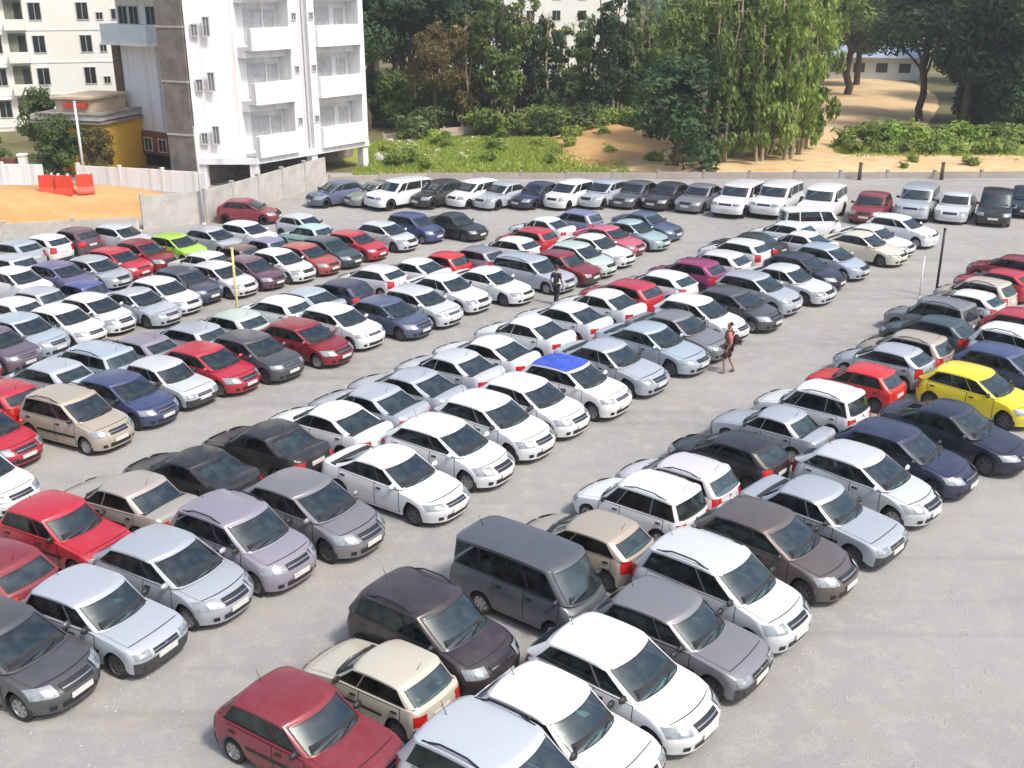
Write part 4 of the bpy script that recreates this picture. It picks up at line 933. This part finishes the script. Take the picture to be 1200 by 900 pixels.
def leaves(mb, c, r, n, size, rng, droop=.0, flat=1.0):
    for _ in range(n):
        while True:
            d = Vector((rng.uniform(-1,1), rng.uniform(-1,1), rng.uniform(-1,1)))
            if .25 < d.length < 1: break
        p = Vector(c)+Vector((d.x*r[0], d.y*r[1], d.z*r[2]))
        if noise.noise(p*(.9)) < -.22: continue
        nn = (d+Vector((rng.uniform(-.8,.8), rng.uniform(-.8,.8), rng.uniform(-.2,.9)))).normalized(); u = nn.orthogonal().normalized()
        u = (Matrix.Rotation(rng.uniform(0,6.28), 3, nn) @ u); v = nn.cross(u); s = size*rng.uniform(.5,1.6)
        if droop: v = (v+Vector((0,0,-droop))).normalized()
        k = len(mb.v); w = .34+.2*rng.random()
        mb.v += [tuple(p-v*s*.5), tuple(p+u*s*w*.55+nn*s*.08), tuple(p+v*s*.6), tuple(p-u*s*w*.55+nn*s*.08)]; mb.f.append((k,k+1,k+2,k+3))
def limb(mb, p0, p1, r0, r1, rng, n=5, wob=.08):
    p0, p1 = Vector(p0), Vector(p1); l = (p1-p0).length; pts = []
    for i in range(n+1):
        t = i/n; q = p0.lerp(p1, t)
        if 0 < i < n: q += Vector((rng.uniform(-1,1), rng.uniform(-1,1), 0))*wob*l*.5
        pts.append(q)
    mb.tube(pts, [lerp(r0, r1, i/n) for i in range(n+1)], 7)
def tree_proto(kind, seed):
    rng = random.Random(seed); wood, lf = MB(), MB()
    if kind == 'broad':
        H = 12; limb(wood, (0,0,0), (.3,.1,5.5), .32, .2, rng)
        for k in range(11):
            a = k*2.4+rng.random(); rr = rng.uniform(1.2,3.4); z = rng.uniform(4.2,10.3); rr *= 1-.06*max(0,z-7)
            p = Vector((cos(a)*rr, sin(a)*rr, z)); limb(wood, (.2,.1,rng.uniform(3,5.4)), p, .13, .03, rng)
            q = rng.uniform(1.1,1.9); leaves(lf, p, (q*1.25,q*1.25,q*.85), 1000, .33, rng)
        leaves(lf, (0,0,11), (1.3,1.3,1.1), 600, .33, rng)
    elif kind == 'slim':
        for s_ in range(3):
            a = s_*2.1; b = Vector((cos(a)*.25, sin(a)*.25, 0)); top = Vector((cos(a)*.9, sin(a)*.9, 12.2+rng.uniform(-1,1))); limb(wood, b, top, .13, .03, rng, 8, .03)
            for k in range(13):
                z = 3.4+k*.75; p = b.lerp(top, z/12.5)+Vector((rng.uniform(-1.15,1.15), rng.uniform(-1.15,1.15), rng.uniform(-.3,.3))); limb(wood, b.lerp(top, (z-.6)/12.5), p, .035, .012, rng, 3)
                q = rng.choice([.35,.5,.65,.9])*(1.1-.03*k); leaves(lf, p, (q*.95,q*.95,q*1.2), int(60+260*q*q), .34, rng, droop=1.0)
    elif kind == 'droop':
        for s_ in range(3):
            a = s_*2.1; b = Vector((cos(a)*.25, sin(a)*.25, 0)); top = Vector((cos(a)*.9, sin(a)*.9, 12.2+rng.uniform(-1,1))); limb(wood, b, top, .13, .03, rng, 8, .03)
            for k in range(15):
                z = 2.0+k*.72; p = b.lerp(top, z/12.5)+Vector((rng.uniform(-1.3,1.3), rng.uniform(-1.3,1.3), rng.uniform(-.3,.3))); limb(wood, b.lerp(top, (z-.2)/12.5), p, .035, .012, rng, 3)
                q = rng.choice([.4,.6,.75,.95])*(.75 if k < 3 else 1.1-.03*k); leaves(lf, p-Vector((0,0,.25*q)), (q*.85,q*.85,q*1.6), int(60+260*q*q), .34, rng, droop=1.6)
    elif kind == 'dense':
        limb(wood, (0,0,0), (.1,0,3), .22, .1, rng)
        for k in range(17):
            a = k*2.4+rng.random(); z = rng.uniform(.5,6.2); rr = rng.uniform(.5,2.4)*(1-.055*z); p = Vector((cos(a)*rr, sin(a)*rr, z)); limb(wood, (0,0,min(2.8, z*.6)), p, .07, .02, rng)
            q = rng.uniform(.9,1.4); leaves(lf, p, (q,q,q*.9), 420, .34, rng)
    elif kind == 'bush':
        for k in range(6):
            a = k*1.1; limb(wood, (0,0,0), (cos(a)*.5, sin(a)*.5, .8), .035, .012, rng, 3); leaves(lf, (cos(a)*.55*rng.random(), sin(a)*.55, rng.uniform(.35,1.0)), (.55,.55,.45), 150, .22, rng)
    w = wood.mesh('trunk'); l = lf.mesh('crown'); smooth(w, 60); return w, l
PR = {('broad',0): tree_proto('broad',1), ('broad',1): tree_proto('broad',5), ('slim',0): tree_proto('slim',2), ('slim',1): tree_proto('slim',8), ('droop',0): tree_proto('droop',12), ('droop',1): tree_proto('droop',18), ('dense',0): tree_proto('dense',3), ('bush',0): tree_proto('bush',4), ('bush',1): tree_proto('bush',9)}
TREEH = {'broad':12.0, 'slim':12.5, 'droop':12.5, 'dense':7.2, 'bush':1.4}
VAR = {}
def tree(name, label, cat, kind, x, y, h, lm, wm='bark', group=None, sx=1.0):
    v = random.randint(0, 1); key = (kind, v) if (kind, v) in PR else (kind, 0); w, l = PR[key]; kk = (key, lm, wm)
    if kk not in VAR:
        w2, l2 = w.copy(), l.copy(); w2.name = 'trunk'; l2.name = 'crown'; w2.materials.append(M[wm]); l2.materials.append(M[lm]); VAR[kk] = (w2, l2)
    w2, l2 = VAR[kk]; s = h/TREEH[kind]; r = empty(name, (x, y, -.03), random.uniform(0, 6.28)); r.scale = (s*sx, s*sx, s)
    tag(r, label, cat, group); link('trunk' if kind != 'bush' else 'stems', w2, r); link('crown' if kind != 'bush' else 'foliage', l2, r); return r
R = random.Random(21)
G1, G2, G3, G4 = 'dark trees behind the apartment block', 'slender trees on the far side of the lot', 'dark trees on the right behind the hedge', 'trees of the far wood'
for x, y, h in ((-14,106,15.5),(-9.5,109,15),(-5,113,14.5),(-17.5,114,16),(-12,120,16.5)): tree('broadleaf_tree', 'dark broadleaf tree beside the white apartment block', 'tree', 'broad', x, y, h, 'leaf_deep', group=G1, sx=.95)
tree('broadleaf_tree', 'autumn coloured olive tree right of the apartment block', 'tree', 'broad', -7.2, 103.5, 10, 'leaf_olive', sx=.75)
tree('slender_tree', 'thin olive brown tree above the low masonry wall', 'tree', 'slim', -4.4, 105, 10.5, 'leaf_olive', 'bark_pale', sx=1.3)
for k in range(14):
    tree('slender_tree', 'slender dark green tree behind the yellow green verge', 'tree', 'slim', -4+k*1.45+R.uniform(-.4,.4), 107+R.uniform(-3,4), R.choice([8.2,9.0,9.8,10.6,12.6]), R.choice(['leaf_deep','leaf_dark','leaf_mid','leaf_mid','leaf_olive']), R.choice(['bark','bark_pale']), G2, sx=1.35)
tree('dense_tree', 'dense dark round tree behind the plum sedan of far back row', 'tree', 'dense', 12.7, 84.0, 8.6, 'leaf_deep', sx=1.2)
tree('broadleaf_tree', 'mid green tree rising behind the dense dark tree', 'tree', 'broad', 14.8, 92, 12.5, 'leaf_mid', sx=.8)
for k, (x, y, h) in enumerate(((16.6,85.5,13.0),(18.0,87.8,14),(19.3,85.2,13.5),(20.6,88.2,14),(21.6,85.6,13.0),(23.3,88.8,13.8),(24.5,92,14),(18.6,93,14.5),(21.8,95,15))):
    tree('slender_tree', 'slender bright green tree with pale stems at the edge of the dirt path', 'tree', 'droop', x, y, h, 'leaf_bright' if k % 3 else 'leaf_mid', 'bark_pale', 'slender bright trees by the dirt path', sx=1.15)
for k in range(13):
    tree('broadleaf_tree', 'large dark broadleaf tree behind the green hedge on the right', 'tree', 'broad', 41.5+(k % 7)*4.2+R.uniform(-1,1), 101+(k//7)*10+R.uniform(-2,2), R.uniform(14,17), R.choice(['leaf_deep','leaf_deep','leaf_dark']), group=G3, sx=1.0)
for k in range(24): tree('hedge_bush', 'leafy green bush in the hedge along the right back edge', 'bush', 'bush', 28.0+(k//2)*2.1+R.uniform(-.5,.5), 89.3+(k%2)*3.2+R.uniform(-.8,.8), R.uniform(1.3,2.0)+(k%2)*.7, R.choice(['leaf_bright','leaf_bright','leaf_mid']), group='hedge bushes at the right back edge', sx=1.15)
for k in range(22): tree('verge_shrub', 'low yellow green shrub on the grassy verge behind the far back row', 'bush', 'bush', R.uniform(-11,9), R.uniform(81.5,98), R.uniform(.8,1.7), R.choice(['leaf_yellow','leaf_bright','leaf_yellow','leaf_mid']), group='shrubs on the grassy verge')
for k in range(16): tree('understory_bush', 'dark green bush growing under the slender trees', 'bush', 'bush', -3+k*1.15+R.uniform(-.3,.3), 103.5+R.uniform(-2,1.2), R.uniform(1.6,3.0), R.choice(['leaf_bright','leaf_mid','leaf_mid']), group='bushes under the slender trees', sx=1.1)
for k in range(10): tree('scrub_shrub', 'small dry shrub on the bare orange dirt', 'bush', 'bush', R.choice([R.uniform(9,13), R.uniform(26,34), R.uniform(25,52)]), R.uniform(82.5,86.5), R.uniform(.5,1.1), R.choice(['leaf_yellow','leaf_olive','leaf_bright']), group='dry shrubs on the bare dirt')
for x, y, h in ((-9.3,97,2.6),(-7.8,99.5,3),(3,101,2.6),(7,102,3.2)): tree('verge_shrub', 'darker shrub at the foot of the slender trees', 'bush', 'bush', x, y, h, 'leaf_dark', group='dark shrubs under the trees')
for k in range(14): tree('understory_tree', 'dense dark low tree under the big trees on the right', 'tree', 'dense', 43.5+(k%7)*3.6+R.uniform(-.8,.8), 98.5+(k//7)*6.5+R.uniform(-1,1), R.uniform(5,7.5), R.choice(['leaf_deep','leaf_deep','leaf_dark']), group='dense low trees on the right', sx=1.15)
for k in range(7): tree('understory_tree', 'dense dark low tree beside the apartment block', 'tree', 'dense', -15.5+k*1.9+R.uniform(-.5,.5), 108+R.uniform(-2,3), R.uniform(4.5,6.5), R.choice(['leaf_dark','leaf_mid']), group='dense low trees by the apartment block', sx=1.1)
tree('dense_tree', 'dark green bushy tree in front of the yellow house', 'tree', 'dense', -32.9, 79.0, 4.8, 'leaf_dark', sx=1.1)
tree('dense_tree', 'olive green bush by the right corner of the yellow house', 'tree', 'dense', -29.9, 78.8, 3.9, 'leaf_olive', sx=.95)
tree('dense_tree', 'dark tree at the far left edge before the cream block', 'tree', 'dense', -38.6, 79.5, 5.2, 'leaf_dark', sx=.8)
tree('dense_tree', 'grey green tree between the cream block and the yellow house', 'tree', 'dense', -37.4, 87.5, 6.0, 'leaf_dark', sx=.8)
for k in range(44):
    x = -34+(k % 22)*5.3+R.uniform(-1.5,1.5); y = 132+(k//22)*22+R.uniform(-5,5)
    if 33 < x < 62 and 36+(y-120)*.35 < x < 50+(y-120)*.35: continue
    if -14 < x < 20: continue
    tree('broadleaf_tree', 'large tree in the wood beyond the parking lot', 'tree', 'broad', x, y, R.uniform(14,18), R.choice(['leaf_dark','leaf_dark','leaf_mid']), group=G4, sx=1.15)
lf = MB(); rr = random.Random(77)
for k in range(60):
    leaves(lf, (-120+k*5+rr.uniform(-2,2), 235+rr.uniform(-14,14), rr.uniform(5,11)), (5.5,5,7), 420, 1.3, rr)
tag(lf.build('distant_wood', M['leaf_dark']), kind='stuff'); bpy.data.objects['distant_wood']['label'] = 'far off dark wood on the skyline'; bpy.data.objects['distant_wood']['category'] = 'wood'
# grass blades and rubble
gb = MB(); rr = random.Random(5)
def tuft(x, y, z, h):
    for _ in range(3):
        a = rr.uniform(0, 6.28); dx, dy = cos(a)*.06, sin(a)*.06; lx, ly = rr.uniform(-.15,.15), rr.uniform(-.15,.15); k = len(gb.v)
        gb.v += [(x-dx,y-dy,z),(x+dx,y+dy,z),(x+lx,y+ly,z+h)]; gb.f.append((k,k+1,k+2))
for _ in range(9000):
    x, y = rr.uniform(-12,9), rr.uniform(80.3,99); tuft(x, y, .0+.5*max(0, 1-((x+2.5)/13)**2-((y-92)/9.5)**2)**.8-.06, rr.uniform(.15,.40))
for _ in range(2200):
    x, y = rr.uniform(27,54), rr.uniform(86.8,93); tuft(x, y, .2, rr.uniform(.2,.6))
for _ in range(1200):
    x, y = rr.uniform(-40,-24), rr.uniform(60.2,63.5); tuft(x, y, .0, rr.uniform(.15,.4))
g = gb.build('verge_grass', M['leaf_yellow']); tag(g, 'yellow green grass tufts along the lot edges', 'grass', kind='stuff')
rb = MB()
for _ in range(150):
    x, y = (rr.uniform(-11,-3), rr.uniform(86,98)) ; s = rr.uniform(.12,.5); k = len(rb.v)
    for dz in (0, 1):
        for a in range(5): rb.v.append((x+cos(a*1.26)*s*rr.uniform(.6,1)*(1-.35*dz), y+sin(a*1.26)*s*rr.uniform(.6,1)*(1-.35*dz), .2+dz*s*rr.uniform(.5,.8)))
    rb.f += [(k+5,k+6,k+7,k+8,k+9)]+[(k+i,k+(i+1)%5,k+5+(i+1)%5,k+5+i) for i in range(5)]
gv = MB()
for _ in range(9000):
    x, y = rr.uniform(-14,26), rr.uniform(12,48); s = rr.uniform(.012,.04); k = len(gv.v); a = rr.uniform(0,6.28)
    gv.v += [(x+cos(a+q*1.57)*s*rr.uniform(.6,1.2), y+sin(a+q*1.57)*s*rr.uniform(.6,1.2), .001) for q in range(4)]+[(x, y, s*rr.uniform(.6,1))]
    gv.f += [(k+q, k+(q+1)%4, k+4) for q in range(4)]
tag(gv.build('loose_gravel', mat('gravel_stone', (.30,.29,.27), rough=.95, c2=(.46,.44,.40), scale=6)), 'loose small gravel scattered over the lot surface', 'gravel', kind='stuff')
tag(rb.build('rubble', M['conc']), 'pale rubble stones strewn on the verge beside the masonry wall', 'rubble', kind='stuff')

# ------------------------------------------------------------------ people
M['skin'] = mat('skin', (.34,.20,.14), rough=.6, var=.1, scale=20); M['hair'] = mat('hair_black', (.012,.01,.01), rough=.6, var=.3, scale=60)
M['shirt'] = mat('dusty_red_cloth', (.52,.17,.17), rough=.9, var=.15, scale=14, bump=.3, bscale=30); M['shorts'] = mat('dark_maroon_cloth', (.06,.015,.02), rough=.9, var=.2, scale=14)
M['pack'] = mat('black_pack_cloth', (.03,.015,.018), rough=.8, var=.3, scale=18, bump=.3); M['shoe'] = mat('grey_shoe', (.16,.16,.17), rough=.7, var=.2); M['darkcloth'] = mat('dark_cloth', (.025,.026,.03), rough=.9, var=.2, scale=14)
def skin_mesh(name, pts, edges, rad, m, root, lv=2):
    me = bpy.data.meshes.new(name); me.from_pydata([Vector(p) for p in pts], edges, []); o = bpy.data.objects.new(name, me); COL.objects.link(o)
    o.modifiers.new('s', 'SKIN'); sm = o.modifiers.new('d', 'SUBSURF'); sm.levels = lv; sm.render_levels = lv
    for v, r in zip(me.skin_vertices[0].data, rad): v.radius = r if isinstance(r, tuple) else (r, r)
    me.skin_vertices[0].data[0].use_root = True
    dg = bpy.context.evaluated_depsgraph_get(); m2 = bpy.data.meshes.new_from_object(o.evaluated_get(dg)); COL.objects.unlink(o); bpy.data.objects.remove(o)
    m2.name = name; return link(name, m2, root, m, True)
def person(loc, rz, label, sc, shirt, lower, pack=None, long_legs=False):
    root = empty('person', loc, rz); root.scale = (sc,)*3; tag(root, label, 'person')
    J = dict(pel=(0,0,.95), wst=(.0,0,1.1), chs=(.01,0,1.3), nkb=(.0,0,1.45), nck=(.01,0,1.52), hd0=(.03,0,1.60), hd1=(.02,0,1.69), hd2=(.0,0,1.75),
             hl=(0,.09,.90), kl=(.14,.10,.50), al=(.10,.10,.09), tl=(.26,.12,.035), hr=(0,-.09,.90), kr=(-.02,-.10,.50), ar=(-.20,-.10,.12), tr=(-.06,-.12,.04),
             sl=(0,.17,1.41), el=(-.08,.24,1.13), wl=(.05,.24,.90), sr=(0,-.17,1.41), er=(.03,-.24,1.12), wr=(.18,-.22,.92))
    order = list(J); ix = {k: i for i, k in enumerate(order)}
    E = [('pel','wst'),('wst','chs'),('chs','nkb'),('nkb','nck'),('nck','hd0'),('hd0','hd1'),('hd1','hd2'),('pel','hl'),('hl','kl'),('kl','al'),('al','tl'),('pel','hr'),('hr','kr'),('kr','ar'),('ar','tr'),('nkb','sl'),('sl','el'),('el','wl'),('nkb','sr'),('sr','er'),('er','wr')]
    rad = dict(pel=(.13,.11),wst=(.12,.10),chs=(.145,.11),nkb=(.09,.08),nck=.052,hd0=.078,hd1=.092,hd2=.07,hl=.085,kl=.055,al=.036,tl=.03,hr=.085,kr=.055,ar=.036,tr=.03,sl=.056,el=.04,wl=.026,sr=.056,er=.04,wr=.026)
    pts = [J[k] for k in order]; ed = [(ix[a], ix[b]) for a, b in E]; rd = [rad[k] for k in order]
    # hands: palm, four fingers and a thumb each
    for w, sy in (('wl',1),('wr',-1)):
        b = Vector(J[w]); pk = len(pts); pts.append(tuple(b+Vector((.03,0,-.07)))); rd.append((.034,.02)); ed.append((ix[w], pk))
        for q in range(4):
            t = Vector((.005-.018*q+.045, .004*sy, -.10)); k1 = len(pts); pts.append(tuple(b+t)); rd.append(.009); ed.append((pk, k1)); pts.append(tuple(b+t+Vector((.004,-.012*sy,-.045-.008*(q in (1,2)))))); rd.append(.007); ed.append((k1, k1+1))
        k1 = len(pts); pts.append(tuple(b+Vector((.065,-.012*sy,-.06)))); rd.append(.010); ed.append((pk, k1)); pts.append(tuple(b+Vector((.08,-.02*sy,-.095)))); rd.append(.008); ed.append((k1, k1+1))
    body = skin_mesh('body', pts, ed, rd, M['skin'], root)
    # face: nose, eyes, mouth, ears
    mb = MB(); mb.tube([(.10,0,1.665),(.128,0,1.63),(.105,0,1.62)], [.008,.014,.012], 6); mb.box((.10,0,1.585),(.012,.045,.012))
    for s_ in (1,-1): mb.tube([(.01,s_*.088,1.66),(.012,s_*.10,1.64),(.012,s_*.088,1.615)], [.012,.02,.01], 6)
    mb.build('face', M['skin'], root, True); mb = MB()
    for s_ in (1,-1): mb.box((.103,s_*.032,1.665),(.012,.022,.011))
    mb.build('eyes', M['hair'], root)
    skin_mesh('hair', [(-.02,0,1.64),(-.015,0,1.71),(.01,0,1.765)], [(0,1),(1,2)], [.082,.098,.07], M['hair'], root)
    T = ['pel','wst','chs','nkb','sl','el','sr','er']; tx = {k: i for i, k in enumerate(T)}; half = {'el': tuple(Vector(J['sl']).lerp(Vector(J['el']), .75)), 'er': tuple(Vector(J['sr']).lerp(Vector(J['er']), .75))}
    skin_mesh('shirt', [half.get(k, J[k]) for k in T], [(tx[a],tx[b]) for a,b in E if a in tx and b in tx], [(.158,.135),(.148,.128),(.168,.135),(.10,.088),.075,.064,.075,.064], M[shirt], root)
    ll = ['pel','hl','kl','hr','kr']+(['al','ar'] if long_legs else []); lx = {k: i for i, k in enumerate(ll)}
    pp = [J[k] for k in ll]
    skin_mesh('trousers' if long_legs else 'shorts', pp, [(lx[a],lx[b]) for a,b in E if a in lx and b in lx], [(.15,.125),.108,.078,.108,.078]+([.058,.058] if long_legs else []), M[lower], root)
    for s_, t_ in (('al','tl'),('ar','tr')):
        a, b = Vector(J[s_]), Vector(J[t_]); h = b+(a-b)*1.25; skin_mesh('shoe', [tuple(h+Vector((0,0,-.035))), tuple(a.lerp(b,.5)+Vector((0,0,-.02))), tuple(b)], [(0,1),(1,2)], [.046,.052,.042], M['shoe'], root)
    if pack:
        p = empty('backpack', loc, rz); p.scale = (sc,)*3; tag(p, pack, 'backpack')
        skin_mesh('bag', [(-.22,0,1.02),(-.23,0,1.2),(-.20,0,1.38)], [(0,1),(1,2)], [(.16,.12),(.17,.12),(.13,.09)], M['pack'], p)
        for s_ in (1,-1):
            mb = MB(); mb.tube([(-.15,s_*.10,1.40),(-.03,s_*.11,1.515),(.10,s_*.11,1.46),(.155,s_*.12,1.30),(.06,s_*.17,1.12),(-.12,s_*.13,1.05)], .022, 7); mb.build('strap', M['pack'], p, True)
        mb = MB(); mb.box((-.355,0,1.12),(.05,.2,.16)); mb.build('pocket', M['pack'], p)
person((7.9,37.1,0), radians(165), 'person in dusty red shirt and dark shorts walking along the aisle', 1.10, 'shirt', 'shorts', 'dark backpack worn by the person in the red shirt')
person((1.95,46.0,0), radians(60), 'person in dark clothes standing beside the red hatchback at the aisle end', 1.0, 'darkcloth', 'darkcloth', None, True)

# ------------------------------------------------------------------ haze
hz = MB(); hz.box((0, 320, 15), (860, 780, 33)); hz = hz.build('haze', None); tag(hz, kind='stuff')
hm = bpy.data.materials.new('haze_air'); hm.use_nodes = True; nt = hm.node_tree; nt.nodes.remove(nt.nodes['Principled BSDF'])
pv = nt.nodes.new('ShaderNodeVolumePrincipled'); pv.inputs['Color'].default_value = (.92,.95,1,1); pv.inputs['Density'].default_value = .0006; pv.inputs['Anisotropy'].default_value = .3
nt.links.new(pv.outputs[0], nt.nodes['Material Output'].inputs['Volume']); hz.data.materials.append(hm)

# labels that tell alike trees and bushes apart: their order from the left
ORD = ['first','second','third','fourth','fifth','sixth','seventh','eighth','ninth','tenth']
def nth(n):
    n += 1
    if n <= 10: return ORD[n-1]
    t = ['eleventh','twelfth','thirteenth','fourteenth','fifteenth','sixteenth','seventeenth','eighteenth','nineteenth']
    if n < 20: return t[n-11]
    return {20:'twentieth',30:'thirtieth',40:'fortieth'}.get(n) or ['','','twenty-','thirty-','forty-'][n//10]+ORD[n % 10-1]
for gname, head in ((G1,'dark broadleaf tree beside the white apartment block'),(G2,'slender tree behind the yellow green verge'),(G3,'large dark tree behind the right hedge'),(G4,'large tree in the far wood'),
        ('slender bright trees by the dirt path','slender bright tree with pale stems by the dirt path'),('hedge bushes at the right back edge','leafy bush in the right back hedge'),('shrubs on the grassy verge','low shrub on the grassy verge'),('dry shrubs on the bare dirt','small dry shrub on the bare orange dirt'),('dense low trees on the right','dense low tree under the big trees on the right'),('dense low trees by the apartment block','dense low tree beside the apartment block'),('bushes under the slender trees','bush at the foot of the slender trees'),('dark shrubs under the trees','dark shrub under the slender trees')):
    L_ = sorted([o for o in COL.objects if o.parent is None and o.get('group') == gname], key=lambda o: o.location.x/o.location.y)
    for n, o in enumerate(L_): o['label'] = '%s, %s from the left' % (head, nth(n))
